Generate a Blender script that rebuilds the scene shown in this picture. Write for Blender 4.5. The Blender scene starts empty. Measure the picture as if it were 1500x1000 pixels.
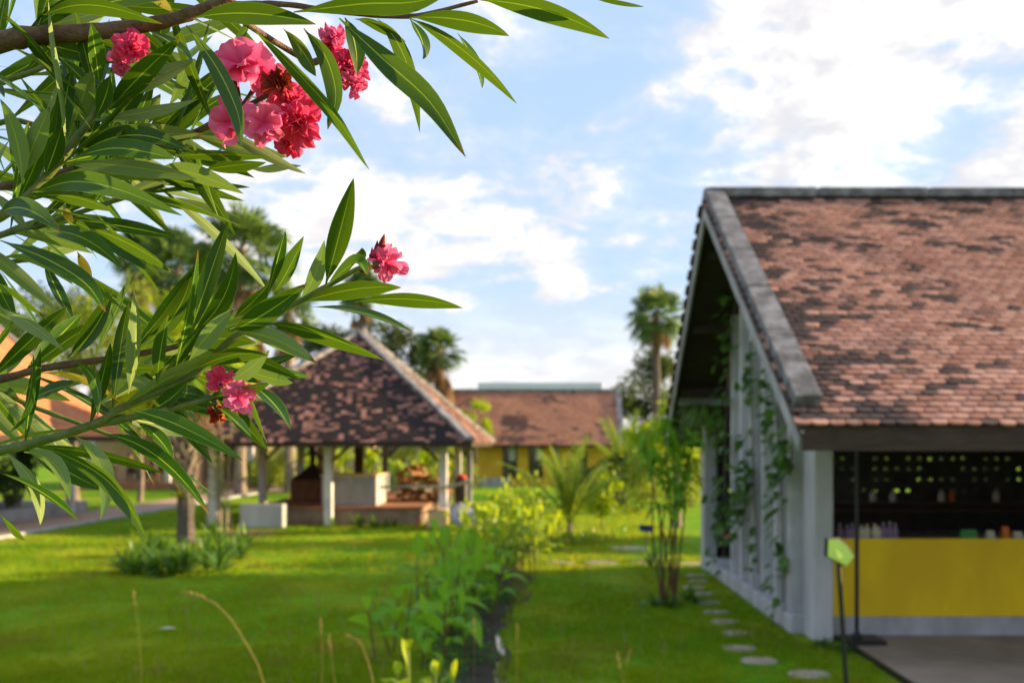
import bpy, bmesh, math, random
import numpy as np
from mathutils import Vector, noise as mnoise

R = math.radians
SC = bpy.context.scene
COL = SC.collection

# ------------------------------------------------------------------ camera, sky, sun, exposure
EYE, FOC, VX, VY = 2.2, 1500.0, 790.0, 650.0      # eye height, focal length and vanishing point of the 1500x1000 photograph
cam_d = bpy.data.cameras.new("camera")
cam = bpy.data.objects.new("camera", cam_d)
COL.objects.link(cam)
cam.location = (0, 0, EYE)
cam.rotation_euler = (R(90), 0, 0)
cam_d.sensor_width = 36
cam_d.lens = 36
cam_d.shift_x = (750 - VX) / 1500
cam_d.shift_y = (VY - 500) / 1500
cam_d.clip_start, cam_d.clip_end = 0.05, 3000
cam_d.dof.use_dof = True
cam_d.dof.focus_distance = 0.86
cam_d.dof.aperture_fstop = 8.5
SC.camera = cam

SUN_EL, SUN_AZ = 14.0, 79.0        # degrees; azimuth measured from the view direction towards the right
sd = bpy.data.lights.new("sun", 'SUN')
sd.energy, sd.angle, sd.color = 5.0, R(0.5), (1.0, 0.72, 0.38)
sun = bpy.data.objects.new("sun", sd)
COL.objects.link(sun)
_d = Vector((math.sin(R(SUN_AZ)) * math.cos(R(SUN_EL)), math.cos(R(SUN_AZ)) * math.cos(R(SUN_EL)), math.sin(R(SUN_EL))))
sun.rotation_euler = _d.to_track_quat('Z', 'Y').to_euler()
sun.location = _d * 50

SC.view_settings.view_transform = 'Standard'
SC.view_settings.look = 'None'
SC.view_settings.exposure = 1.52
SC.view_settings.gamma = 1
SC.cycles.use_denoising = True
SC.cycles.max_bounces = 8
SC.cycles.transparent_max_bounces = 8
SC.cycles.sample_clamp_indirect = 8


class NT:
    """small helper for node trees"""
    def __init__(s, tree):
        s.t = tree
        tree.nodes.clear()

    def n(s, kind, props=None, **ins):
        nd = s.t.nodes.new(kind)
        for k, v in (props or {}).items():
            setattr(nd, k, v)
        for k, v in ins.items():
            key = int(k[1:]) if k[0] == 'i' and k[1:].isdigit() else k.replace('_', ' ')
            s.put(nd.inputs[key], v)
        return nd

    def put(s, sock, v):
        if isinstance(v, bpy.types.NodeSocket):
            s.t.links.new(v, sock)
        elif isinstance(v, (tuple, list)) and len(v) == 3 and sock.type == 'RGBA':
            sock.default_value = (*v, 1)
        else:
            sock.default_value = v

    def m(s, op, a, b=0.0, c=0.0, clamp=False):
        nd = s.t.nodes.new('ShaderNodeMath')
        nd.operation, nd.use_clamp = op, clamp
        for i, v in enumerate((a, b, c)):
            s.put(nd.inputs[i], v)
        return nd.outputs[0]

    def step(s, v, a, b):
        nd = s.t.nodes.new('ShaderNodeMapRange')
        nd.interpolation_type = 'SMOOTHSTEP'
        s.put(nd.inputs[0], v)
        nd.inputs[1].default_value, nd.inputs[2].default_value = a, b
        return nd.outputs[0]

    def mix(s, f, a, b, mode='MIX'):
        nd = s.t.nodes.new('ShaderNodeMix')
        nd.data_type, nd.blend_type = 'RGBA', mode
        s.put(nd.inputs[0], f)
        s.put(nd.inputs[6], a)
        s.put(nd.inputs[7], b)
        return nd.outputs[2]

    def noise(s, vec, scale, detail=4, rough=0.55, dist=0.0):
        nd = s.n('ShaderNodeTexNoise', None, Scale=scale, Detail=detail, Roughness=rough, Distortion=dist)
        if vec is not None:
            s.put(nd.inputs['Vector'], vec)
        return nd.outputs[0]


world = bpy.data.worlds.new("World")
SC.world = world
world.use_nodes = True
w = NT(world.node_tree)
sky = w.n('ShaderNodeTexSky', dict(sky_type='NISHITA', sun_disc=False, sun_elevation=R(SUN_EL), sun_rotation=R(SUN_AZ),
                                   altitude=50, air_density=1.0, dust_density=0.8, ozone_density=1.6))
tc = w.n('ShaderNodeTexCoord')
sep = w.n('ShaderNodeSeparateXYZ', None, i0=tc.outputs['Generated'])
dx, dy, dz = sep.outputs
up = w.m('ADD', w.m('MAXIMUM', dz, 0.0), 0.26)
cl = w.n('ShaderNodeCombineXYZ', None, i0=w.m('DIVIDE', dx, up), i1=w.m('DIVIDE', dy, up), i2=0.37)
# a deck of broken cloud: soft lumps carried by a broad drift, thickest towards the sun
warp = w.n('ShaderNodeVectorMath', dict(operation='ADD'), i0=cl.outputs[0], i1=(1.3, 4.1, 0.2)).outputs[0]
big = w.noise(warp, 1.7, 3, 0.5, 0.3)
fine = w.noise(cl.outputs[0], 5.2, 11, 0.63, 0.25)
fine = w.m('ADD', w.m('MULTIPLY', fine, 0.62), w.m('MULTIPLY', big, 0.38))
sunny = w.m('MULTIPLY', w.step(dx, 0.02, 0.26), w.step(dz, 0.10, 0.26))          # towards the sun, high
bank = w.m('MULTIPLY', w.step(dz, 0.10, 0.17), w.step(w.m('MULTIPLY', dz, -1.0), -0.29, -0.20))   # the bank across the middle sky
veil = w.step(w.m('MULTIPLY', dz, -1.0), -0.19, -0.02)                           # thin veil low down
cov = w.m('ADD', w.m('MULTIPLY', sunny, 0.095), w.m('MULTIPLY', bank, 0.055))
den = w.step(w.m('ADD', fine, cov), 0.505, 0.625)
thin = w.step(w.m('ADD', fine, cov), 0.42, 0.70)
dens = w.m('MAXIMUM', w.m('MULTIPLY', den, 0.90), w.m('MULTIPLY', thin, 0.55))
dens = w.m('MAXIMUM', dens, w.m('MULTIPLY', veil, w.m('ADD', 0.60, w.m('MULTIPLY', fine, 0.6))))
shade = w.noise(w.n('ShaderNodeVectorMath', dict(operation='ADD'), i0=cl.outputs[0], i1=(0.07, -0.10, 0.0)).outputs[0], 5.2, 8, 0.62, 0.25)
lit = w.step(w.m('SUBTRACT', shade, w.m('MULTIPLY', fine, 0.55)), 0.12, 0.33)
ccol = w.mix(lit, (7.6, 7.2, 6.7), (5.0, 4.85, 4.9))
ccol = w.mix(sunny, w.mix(0.45, ccol, (6.2, 5.7, 5.45)), ccol)
skyc = w.mix(0.7, sky.outputs[0], (3.7, 5.0, 6.9))
fin = w.mix(dens, skyc, ccol)
bg = w.n('ShaderNodeBackground', None, Color=fin, Strength=0.062)
out = w.n('ShaderNodeOutputWorld')
w.t.links.new(bg.outputs[0], out.inputs[0])


# ------------------------------------------------------------------ helpers
def P(px, py, Y):
    """the point at depth Y seen at pixel px, py of the photograph (used to read the place off the picture)"""
    return np.array(((px - VX) * Y / FOC, Y, EYE - (py - VY) * Y / FOC))


def G(px, py):
    Y = FOC * EYE / (py - VY)
    return np.array(((px - VX) * Y / FOC, Y, 0.0))


def nrm(v):
    v = np.asarray(v, float)
    return v / (np.linalg.norm(v) + 1e-12)


def rot(v, ax, a):
    v, ax = np.asarray(v, float), nrm(ax)
    return v * math.cos(a) + np.cross(ax, v) * math.sin(a) + ax * np.dot(ax, v) * (1 - math.cos(a))


class MB:
    """collects geometry for ONE mesh"""
    def __init__(s):
        s.v, s.loops, s.sizes, s.rnd, s.stain, s.uv, s.n = [], [], [], [], [], [], 0

    def add(s, v, f, rnd=0.5, stain=0.0, uv=None):
        v = np.asarray(v, float).reshape(-1, 3)
        k = len(v)
        s.v.append(v)
        if isinstance(f, np.ndarray):
            s.loops.append((f + s.n).ravel())
            s.sizes.append(np.full(len(f), f.shape[1]))
        else:
            s.loops.append(np.array([i + s.n for q in f for i in q], int))
            s.sizes.append(np.array([len(q) for q in f], int))
        s.rnd.append(np.broadcast_to(np.asarray(rnd, float), (k,)))
        s.stain.append(np.broadcast_to(np.asarray(stain, float), (k,)))
        s.uv.append(np.zeros((k, 2)) if uv is None else np.asarray(uv, float))
        s.n += k

    def hexa(s, p, **k):
        """8 corners: bottom 4 (ccw from above), top 4"""
        s.add(p, np.array([[3, 2, 1, 0], [4, 5, 6, 7], [0, 1, 5, 4], [1, 2, 6, 5], [2, 3, 7, 6], [3, 0, 4, 7]]), **k)

    def box(s, x0, x1, y0, y1, z0, z1, bev=0.0, **k):
        if bev:
            b = bev
            pts = []
            for z, i in ((z0, b), (z0 + b, 0), (z1 - b, 0), (z1, b)):
                for (cx, cy, sx, sy) in ((x0, y0, 1, 1), (x1, y0, -1, 1), (x1, y1, -1, -1), (x0, y1, 1, -1)):
                    ii = i
                    pr = [(cx + sx * (ii), cy + sy * (ii + b)), (cx + sx * (ii + b), cy + sy * ii)]
                    if sx * sy > 0:
                        pr = [(cx + sx * ii, cy + sy * (ii + b)), (cx + sx * (ii + b), cy + sy * ii)]
                    else:
                        pr = [(cx + sx * (ii + b), cy + sy * ii), (cx + sx * ii, cy + sy * (ii + b))]
                    pts += [(a, c, z) for a, c in pr]
            f = [tuple(range(7, -1, -1)), tuple(range(24, 32))]
            for r in range(3):
                for i in range(8):
                    j = (i + 1) % 8
                    f.append((r * 8 + i, r * 8 + j, r * 8 + 8 + j, r * 8 + 8 + i))
            s.add(pts, f, **k)
        else:
            s.hexa([(x0, y0, z0), (x1, y0, z0), (x1, y1, z0), (x0, y1, z0), (x0, y0, z1), (x1, y0, z1), (x1, y1, z1), (x0, y1, z1)], **k)

    def bar(s, a, b, wd, ht, upv=(0, 0, 1), **k):
        a, b = np.asarray(a, float), np.asarray(b, float)
        d = nrm(b - a)
        sd_ = nrm(np.cross(d, upv)) * wd / 2
        u = nrm(np.cross(sd_, d)) * ht / 2
        s.hexa([a - sd_ - u, a + sd_ - u, b + sd_ - u, b - sd_ - u, a - sd_ + u, a + sd_ + u, b + sd_ + u, b - sd_ + u], **k)

    def tube(s, pts, rad, seg=8, cap=True, wob=0.0, rng=None, **k):
        pts = np.asarray(pts, float)
        n = len(pts)
        rad = np.broadcast_to(np.asarray(rad, float), (n,))
        tan = np.gradient(pts, axis=0)
        u = None
        V = []
        for i in range(n):
            t = nrm(tan[i])
            if u is None:
                u = nrm(np.cross(t, (0.31, 0.9, 0.2) if abs(t[2]) > 0.8 else (0, 0, 1)))
            u = nrm(u - t * np.dot(u, t))
            v = np.cross(t, u)
            for j in range(seg):
                a = 2 * math.pi * j / seg
                r = rad[i] * (1 + (wob * (rng.random() - .5) if wob else 0))
                V.append(pts[i] + (u * math.cos(a) + v * math.sin(a)) * r)
        f = []
        for i in range(n - 1):
            for j in range(seg):
                q = (j + 1) % seg
                f.append((i * seg + j, i * seg + q, i * seg + seg + q, i * seg + seg + j))
        if cap:
            f += [tuple(range(seg - 1, -1, -1)), tuple(range((n - 1) * seg, n * seg))]
        s.add(V, f, **k)

    def lathe(s, c, prof, seg=16, **k):
        c = np.asarray(c, float)
        V = [c + (r * math.cos(2 * math.pi * j / seg), r * math.sin(2 * math.pi * j / seg), z) for r, z in prof for j in range(seg)]
        f = []
        for i in range(len(prof) - 1):
            for j in range(seg):
                q = (j + 1) % seg
                f.append((i * seg + j, i * seg + q, i * seg + seg + q, i * seg + seg + j))
        f += [tuple(range(seg - 1, -1, -1)), tuple(range((len(prof) - 1) * seg, len(prof) * seg))]
        s.add(V, f, **k)

    def blob(s, c, r, seg=10, rings=7, jit=0.0, rng=None, **k):
        prof = []
        c = np.asarray(c, float)
        r = np.broadcast_to(np.asarray(r, float), (3,))
        V, f = [], []
        for i in range(rings + 1):
            th = math.pi * (0.03 + 0.94 * i / rings)
            for j in range(seg):
                ph = 2 * math.pi * j / seg
                q = 1 + (jit * (rng.random() - .5) if jit else 0)
                V.append(c + r * q * (math.sin(th) * math.cos(ph), math.sin(th) * math.sin(ph), -math.cos(th)))
        for i in range(rings):
            for j in range(seg):
                q = (j + 1) % seg
                f.append((i * seg + j, i * seg + q, i * seg + seg + q, i * seg + seg + j))
        f += [tuple(range(seg - 1, -1, -1)), tuple(range(rings * seg, rings * seg + seg))]
        s.add(V, f, **k)

    def strap(s, base, d, L, W, droop=0.3, seg=5, prof='strap', fold=0.25, rnd=0.5, upv=(0, 0, 1), twist=0.0):
        """one leaf: base, direction, length, width; bends down along its length"""
        base, d = np.asarray(base, float), nrm(d)
        side = np.cross(d, upv)
        if np.linalg.norm(side) < 0.05:
            side = np.array((1.0, 0, 0))
        side = nrm(side)
        if twist:
            side = rot(side, d, twist)
        nn = nrm(np.cross(side, d))
        V, U = [], []
        for i in range(seg + 1):
            t = i / seg
            p = base + d * L * t * (1 - 0.25 * droop * t) + np.array((0, 0, -1.0)) * droop * L * t * t * .8
            if prof == 'strap':
                wd = W * min(1, 3.5 * t + 0.35) * (1 - t ** 3) ** .8
            elif prof == 'broad':
                wd = W * max(0.04, math.sin(math.pi * min(1, max(0, (t - 0.10) / 0.90)) ** 0.8)) if t > 0.10 else W * .06
            else:
                wd = W * (1 - t) + W * .05
            wd = max(wd, W * 0.03) / 2
            V += [p - side * wd + nn * fold * wd, p, p + side * wd + nn * fold * wd]
            U += [(0, t), (.5, t), (1, t)]
        f = []
        for i in range(seg):
            for j in (0, 1):
                f.append((i * 3 + j, i * 3 + j + 1, i * 3 + 4 + j, i * 3 + 3 + j))
        s.add(V, np.array(f), rnd=rnd, uv=U)

    def build(s, name, mat, parent=None, smooth=False, origin=None):
        v = np.concatenate(s.v)
        off = np.array(origin if origin is not None else (parent['_o'] if parent is not None else (0, 0, 0)), float)
        v = v - off
        me = bpy.data.meshes.new(name)
        loops = np.concatenate(s.loops).astype(np.int32)
        sizes = np.concatenate(s.sizes).astype(np.int32)
        me.vertices.add(len(v))
        me.vertices.foreach_set('co', v.astype(np.float32).ravel())
        me.loops.add(len(loops))
        me.loops.foreach_set('vertex_index', loops)
        me.polygons.add(len(sizes))
        st = np.zeros(len(sizes), np.int32)
        st[1:] = np.cumsum(sizes)[:-1]
        me.polygons.foreach_set('loop_start', st)
        me.polygons.foreach_set('use_smooth', np.full(len(sizes), smooth))
        for nm, arr in (('rnd', s.rnd), ('stain', s.stain)):
            a = me.attributes.new(nm, 'FLOAT', 'POINT')
            a.data.foreach_set('value', np.concatenate(arr).astype(np.float32))
        uvl = me.uv_layers.new(name='UVMap')
        uvl.data.foreach_set('uv', np.concatenate(s.uv)[loops].astype(np.float32).ravel())
        me.update(calc_edges=True)
        me.validate()
        me.materials.append(mat)
        o = bpy.data.objects.new(name, me)
        COL.objects.link(o)
        if parent is not None:
            o.parent = parent
            o['_o'] = list(parent['_o'])
        else:
            o.location = off
            o['_o'] = list(off)
        return o


def tag(o, label=None, cat=None, group=None, kind=None):
    if label: o['label'] = label
    if cat: o['category'] = cat
    if group: o['group'] = group
    if kind: o['kind'] = kind
    return o


def thing(name, loc, label, cat, group=None):
    o = bpy.data.objects.new(name, None)
    o.empty_display_size = 0.2
    COL.objects.link(o)
    o.location = tuple(float(a) for a in loc)
    o['_o'] = [float(a) for a in loc]
    return tag(o, label, cat, group)


def structure(name, mb, mat, **k):
    return tag(mb.build(name, mat, **k), kind='structure')


def dup(o, loc=None, parent=None, rz=0.0, sc=None, label=None):
    c = o.copy()
    COL.objects.link(c)
    if parent is not None:
        c.parent = parent
    if loc is not None:
        c.location = tuple(float(a) for a in loc)
        c.rotation_euler = (0, 0, rz)
        if sc: c.scale = (sc, sc, sc)
    if label: c['label'] = label
    for ch in list(o.children):
        dup(ch, parent=c)
    return c


# ------------------------------------------------------------------ materials
def new_mat(name):
    m = bpy.data.materials.new(name)
    m.use_nodes = True
    t = NT(m.node_tree)
    o = t.n('ShaderNodeOutputMaterial')
    return m, t, o


def solid(name, col, col2=None, scale=3.0, rough=0.75, bump=0.0, bscale=40.0, metal=0.0, stretch=(1, 1, 1), spec=0.4, detail=6):
    m, t, o = new_mat(name)
    tc_ = t.n('ShaderNodeTexCoord')
    mp = t.n('ShaderNodeMapping', None, Vector=tc_.outputs['Object'], Scale=stretch).outputs[0]
    c = col
    if col2 is not None:
        c = t.mix(t.step(t.noise(mp, scale, detail, 0.62), 0.32, 0.68), col, col2)
    b = t.n('ShaderNodeBsdfPrincipled', None, Base_Color=c, Roughness=rough, Metallic=metal)
    b.inputs['Specular IOR Level'].default_value = spec
    if bump:
        bp = t.n('ShaderNodeBump', None, Strength=bump, Distance=0.02, Height=t.noise(mp, bscale, 5, 0.6))
        t.put(b.inputs['Normal'], bp.outputs[0])
    t.put(o.inputs[0], b.outputs[0])
    return m


def leafy(name, dark, light, transl=0.35, rough=0.5, spec=0.35, back=None, rib=None, tcol=None, worn=None):
    """foliage: each leaf has its own tone (attribute rnd), lets some light through"""
    m, t, o = new_mat(name)
    a = t.n('ShaderNodeAttribute', dict(attribute_name='rnd')).outputs['Fac']
    c = t.mix(a, dark, light)
    tc_ = t.n('ShaderNodeTexCoord')
    n_ = t.noise(tc_.outputs['Object'], 2.2, 3)
    c = t.mix(t.m('MULTIPLY', n_, 0.35), c, tuple(x * 0.6 for x in dark))
    if worn:
        c = t.mix(t.m('MULTIPLY', t.step(t.noise(tc_.outputs['Object'], 0.75, 7, 0.68, 0.5), 0.50, 0.68), 0.75), c, worn)
        c = t.mix(t.m('MULTIPLY', t.step(t.noise(tc_.outputs['Object'], 3.2, 4, 0.6), 0.55, 0.72), 0.5), c, tuple(x * .45 for x in dark))
    if rib:
        u = t.n('ShaderNodeSeparateXYZ', None, i0=tc_.outputs['UV']).outputs[0]
        d_ = t.m('ABSOLUTE', t.m('SUBTRACT', u, 0.5))
        c = t.mix(t.step(t.m('MULTIPLY', d_, -1.0), -0.07, -0.02), c, rib)
    if back:
        g = t.n('ShaderNodeNewGeometry')
        c = t.mix(t.m('MULTIPLY', g.outputs['Backfacing'], 0.7), c, back)
    b = t.n('ShaderNodeBsdfPrincipled', None, Base_Color=c, Roughness=rough)
    b.inputs['Specular IOR Level'].default_value = spec
    tr = t.n('ShaderNodeBsdfTranslucent', None, Color=t.mix(0.5, c, tcol or tuple(min(1, x * 1.9) for x in light)))
    mx = t.n('ShaderNodeMixShader', None, i0=transl, i1=b.outputs[0], i2=tr.outputs[0])
    t.put(o.inputs[0], mx.outputs[0])
    return m


def tile_mat(name, c0, c1, dark):
    m, t, o = new_mat(name)
    a = t.n('ShaderNodeAttribute', dict(attribute_name='rnd')).outputs['Fac']
    s_ = t.n('ShaderNodeAttribute', dict(attribute_name='stain')).outputs['Fac']
    tc_ = t.n('ShaderNodeTexCoord')
    n_ = t.noise(tc_.outputs['Object'], 14.0, 6, 0.65)
    c = t.mix(a, c0, c1)
    c = t.mix(t.m('MULTIPLY', t.step(n_, 0.45, 0.75), 0.45), c, tuple(x * 0.45 for x in c0))
    c = t.mix(t.m('MULTIPLY', t.step(t.noise(tc_.outputs['Object'], 1.1, 9, 0.68, 0.5), 0.46, 0.72), 0.55), c, tuple(x * 2.2 for x in dark))
    lich = t.step(t.noise(tc_.outputs['Object'], 9.0, 5, 0.7), 0.66, 0.74)
    c = t.mix(t.m('MULTIPLY', lich, 0.35), c, (.50, .40, .32))
    c = t.mix(t.step(t.m('ADD', s_, t.m('MULTIPLY', t.m('SUBTRACT', n_, 0.5), 0.7)), 0.18, 0.85), c, dark)
    b = t.n('ShaderNodeBsdfPrincipled', None, Base_Color=c, Roughness=0.85)
    b.inputs['Specular IOR Level'].default_value = 0.25
    bp = t.n('ShaderNodeBump', None, Strength=0.35, Distance=0.01, Height=t.noise(tc_.outputs['Object'], 60.0, 4))
    t.put(b.inputs['Normal'], bp.outputs[0])
    t.put(o.inputs[0], b.outputs[0])
    return m


M = dict(
    concrete=solid('aged concrete', (.27, .28, .30), (.42, .43, .46), 2.5, .85, .4, 30, stretch=(1, 1, .35)),
    whitewash=solid('weathered whitewash', (.52, .54, .58), (.36, .37, .38), 1.8, .85, .3, 40, stretch=(1, 1, .3)),
    coping=solid('grey coping', (.27, .27, .30), (.085, .085, .095), 4.5, .9, .6, 25, detail=10),
    white=solid('white paint', (.66, .67, .70), (.50, .50, .50), 2.0, .7, .15, 30),
    darkwood=solid('dark wood', (.030, .020, .016), (.055, .035, .026), 4, .8, .3, 30, stretch=(1, 6, 6)),
    brownwood=solid('brown wood', (.20, .11, .06), (.12, .07, .04), 4, .8, .3, 30, stretch=(4, 4, .6)),
    platform=solid('shadowed brown render', (.26, .20, .15), (.17, .13, .10), 2.5, .9, .4, 20),  # brown darkened to carry the shadow on the platform front
    screen=solid('shade-dark block screen', (.040, .037, .045), (.095, .088, .10), 9, .95, .8, 22, stretch=(1, 1, 3)),  # shade of the recess between the fins put into this dark colour
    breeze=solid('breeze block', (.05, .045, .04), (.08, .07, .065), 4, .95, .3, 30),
    yellowboard=solid('yellow board', (.80, .56, .001), (.66, .44, .004), 1.6, .5, .1, 60, spec=.3, detail=10, stretch=(1, 1, .5)),
    yellowwall=solid('ochre wall', (.62, .40, .03), (.50, .31, .03), 1.2, .85, .2, 30),
    beigewall=solid('beige render', (.74, .56, .33), (.60, .44, .26), 1.0, .85, .2, 30),  # lightened to stand in for sunlight on the house wall
    brick=solid('brick red paving', (.38, .17, .09), (.27, .13, .08), 3, .9, .4, 20),
    path=solid('pinkish path', (.33, .22, .17), (.42, .30, .23), 1.5, .9, .3, 30),
    pad=solid('concrete slab', (.22, .175, .135), (.33, .27, .21), 1.1, .85, .35, 20, stretch=(1, 1, 1)),
    soil=solid('dark wet soil', (.022, .017, .012), (.05, .035, .022), 3, .9, .8, 15),
    stone=solid('stepping stone', (.46, .38, .30), (.32, .28, .22), 5, .9, .5, 30),
    black=solid('black metal', (.012, .012, .014), None, rough=.45),
    steel=solid('dull grey metal', (.25, .25, .28), (.36, .36, .38), 6, .5, .1, 20, metal=.4),
    red=solid('red paint', (.50, .03, .03), (.35, .03, .02), 5, .6),
    glass=solid('dark window glass', (.02, .025, .03), None, rough=.08, spec=.8),
    palepane=solid('pale curtain', (.42, .48, .46), (.30, .36, .36), 2.0, .4, spec=.6),
    bluesheet=solid('pale blue roof sheet', (.60, .68, .78), (.66, .72, .80), 1.0, .5),
    trunk=solid('palm trunk', (.14, .11, .09), (.30, .25, .20), 6, .95, .9, 12, stretch=(1, 1, 3)),
    darktrunk=solid('dark palm trunk', (.06, .05, .05), (.13, .11, .10), 6, .95, .9, 12, stretch=(1, 1, 3)),
    bark=solid('grey bark', (.13, .10, .08), (.24, .20, .17), 8, .95, .8, 18, stretch=(1, 1, .4)),
    stem=solid('green stem', (.12, .20, .04), (.20, .22, .06), 12, .6),
    redstem=solid('reddish stem', (.16, .05, .03), (.10, .09, .03), 8, .6),
    oltwig=solid('oleander wood', (.085, .045, .03), (.16, .10, .07), 60, .75, .5, 220, spec=.3),
    olstem=solid('oleander shoot', (.05, .095, .012), (.13, .15, .04), 50, .6),
    logend=solid('split firewood', (.45, .25, .10), (.18, .08, .04), 5, .9, .6, 20),
    cloth=solid('dark maroon cloth', (.10, .02, .02), (.05, .015, .02), 8, .9),
    denim=solid('dark cloth', (.03, .035, .05), None, rough=.9),
    skin=solid('skin', (.38, .20, .12), None, rough=.6),
    hair=solid('black hair', (.012, .010, .009), None, rough=.5),
    redcloth=solid('red cloth', (.62, .03, .02), None, rough=.9),
    greensign=solid('bright green panel', (.055, .20, .004), (.045, .17, .004), 5, .45),
    signtext=solid('pale lettering', (.20, .40, .07), None, rough=.5),
    bluesign=solid('navy board', (.015, .03, .10), (.02, .04, .13), 6, .5),
    purple=solid('mauve glaze', (.22, .14, .27), (.32, .25, .36), 10, .5),
    greenpack=solid('green packet', (.06, .28, .08), None, rough=.5),
    orangepack=solid('orange packet', (.65, .16, .02), None, rough=.5),
    cream=solid('cream ceramic', (.62, .58, .46), None, rough=.4),
    pinkthing=solid('pink cloth', (.65, .22, .28), (.7, .6, .6), 4, .9),
    tiles=tile_mat('terracotta tiles', (.36, .165, .125), (.60, .335, .27), (.070, .050, .052)),
    tiles_moss=tile_mat('blackened tiles', (.36, .16, .12), (.52, .28, .22), (.030, .022, .024)),
    tiles_new=tile_mat('orange tiles', (.44, .16, .065), (.55, .22, .10), (.22, .10, .06)),
    tiles_far=tile_mat('brown tiles', (.36, .155, .095), (.48, .24, .15), (.11, .06, .05)),
    fan=leafy('fan palm', (.025, .07, .02), (.15, .24, .05), .35, .5),
    deadfan=leafy('dead palm leaves', (.12, .075, .04), (.30, .20, .11), .2, .9, .1),
    coco=leafy('coconut frond', (.09, .20, .012), (.36, .44, .04), .4, .4),
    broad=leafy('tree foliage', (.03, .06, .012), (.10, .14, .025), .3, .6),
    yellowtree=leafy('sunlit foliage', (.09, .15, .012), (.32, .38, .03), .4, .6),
    lime=leafy('lime foliage', (.14, .30, .008), (.42, .48, .012), .4, .5),
    ginger=leafy('ginger leaf', (.085, .29, .012), (.28, .52, .02), .45, .5, .2, rib=(.25, .36, .08)),
    dracaena=leafy('strap leaf', (.04, .12, .012), (.17, .30, .03), .3, .4),
    ivy=leafy('creeper leaf', (.03, .10, .025), (.13, .25, .04), .3, .45),
    fern=leafy('fern', (.10, .18, .015), (.28, .32, .03), .4, .5),
    grass=leafy('grass blades', (.060, .25, .006), (.31, .46, .014), .45, .6, .1, tcol=(.88, .70, .02), worn=(.17, .14, .045)),
    dry=leafy('dry grass', (.26, .19, .08), (.42, .33, .15), .3, .9, .1),
)


def ground_mat():
    m, t, o = new_mat('lawn')
    tc_ = t.n('ShaderNodeTexCoord')
    v = tc_.outputs['Object']
    a = t.noise(v, 0.35, 5, 0.6)
    b_ = t.noise(v, 6.0, 6, 0.7)
    c = t.mix(t.step(b_, 0.3, 0.7), (.050, .215, .004), (.160, .340, .008))
    c = t.mix(t.step(a, 0.40, 0.68), c, (.26, .31, .012))
    bare = t.step(t.noise(v, 0.9, 6, 0.7, 0.6), 0.60, 0.72)
    c = t.mix(t.m('MULTIPLY', bare, 0.75), c, (.10, .075, .035))
    b = t.n('ShaderNodeBsdfPrincipled', None, Base_Color=c, Roughness=0.95)
    b.inputs['Specular IOR Level'].default_value = 0.1
    bp = t.n('ShaderNodeBump', None, Strength=0.8, Distance=0.05, Height=t.noise(v, 18.0, 6, 0.7))
    t.put(b.inputs['Normal'], bp.outputs[0])
    t.put(o.inputs[0], b.outputs[0])
    return m


def water_mat():
    m, t, o = new_mat('ditch water')
    b = t.n('ShaderNodeBsdfPrincipled', None, Base_Color=(.03, .03, .025), Roughness=0.06)
    b.inputs['Specular IOR Level'].default_value = 0.9
    t.put(o.inputs[0], b.outputs[0])
    return m


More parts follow.
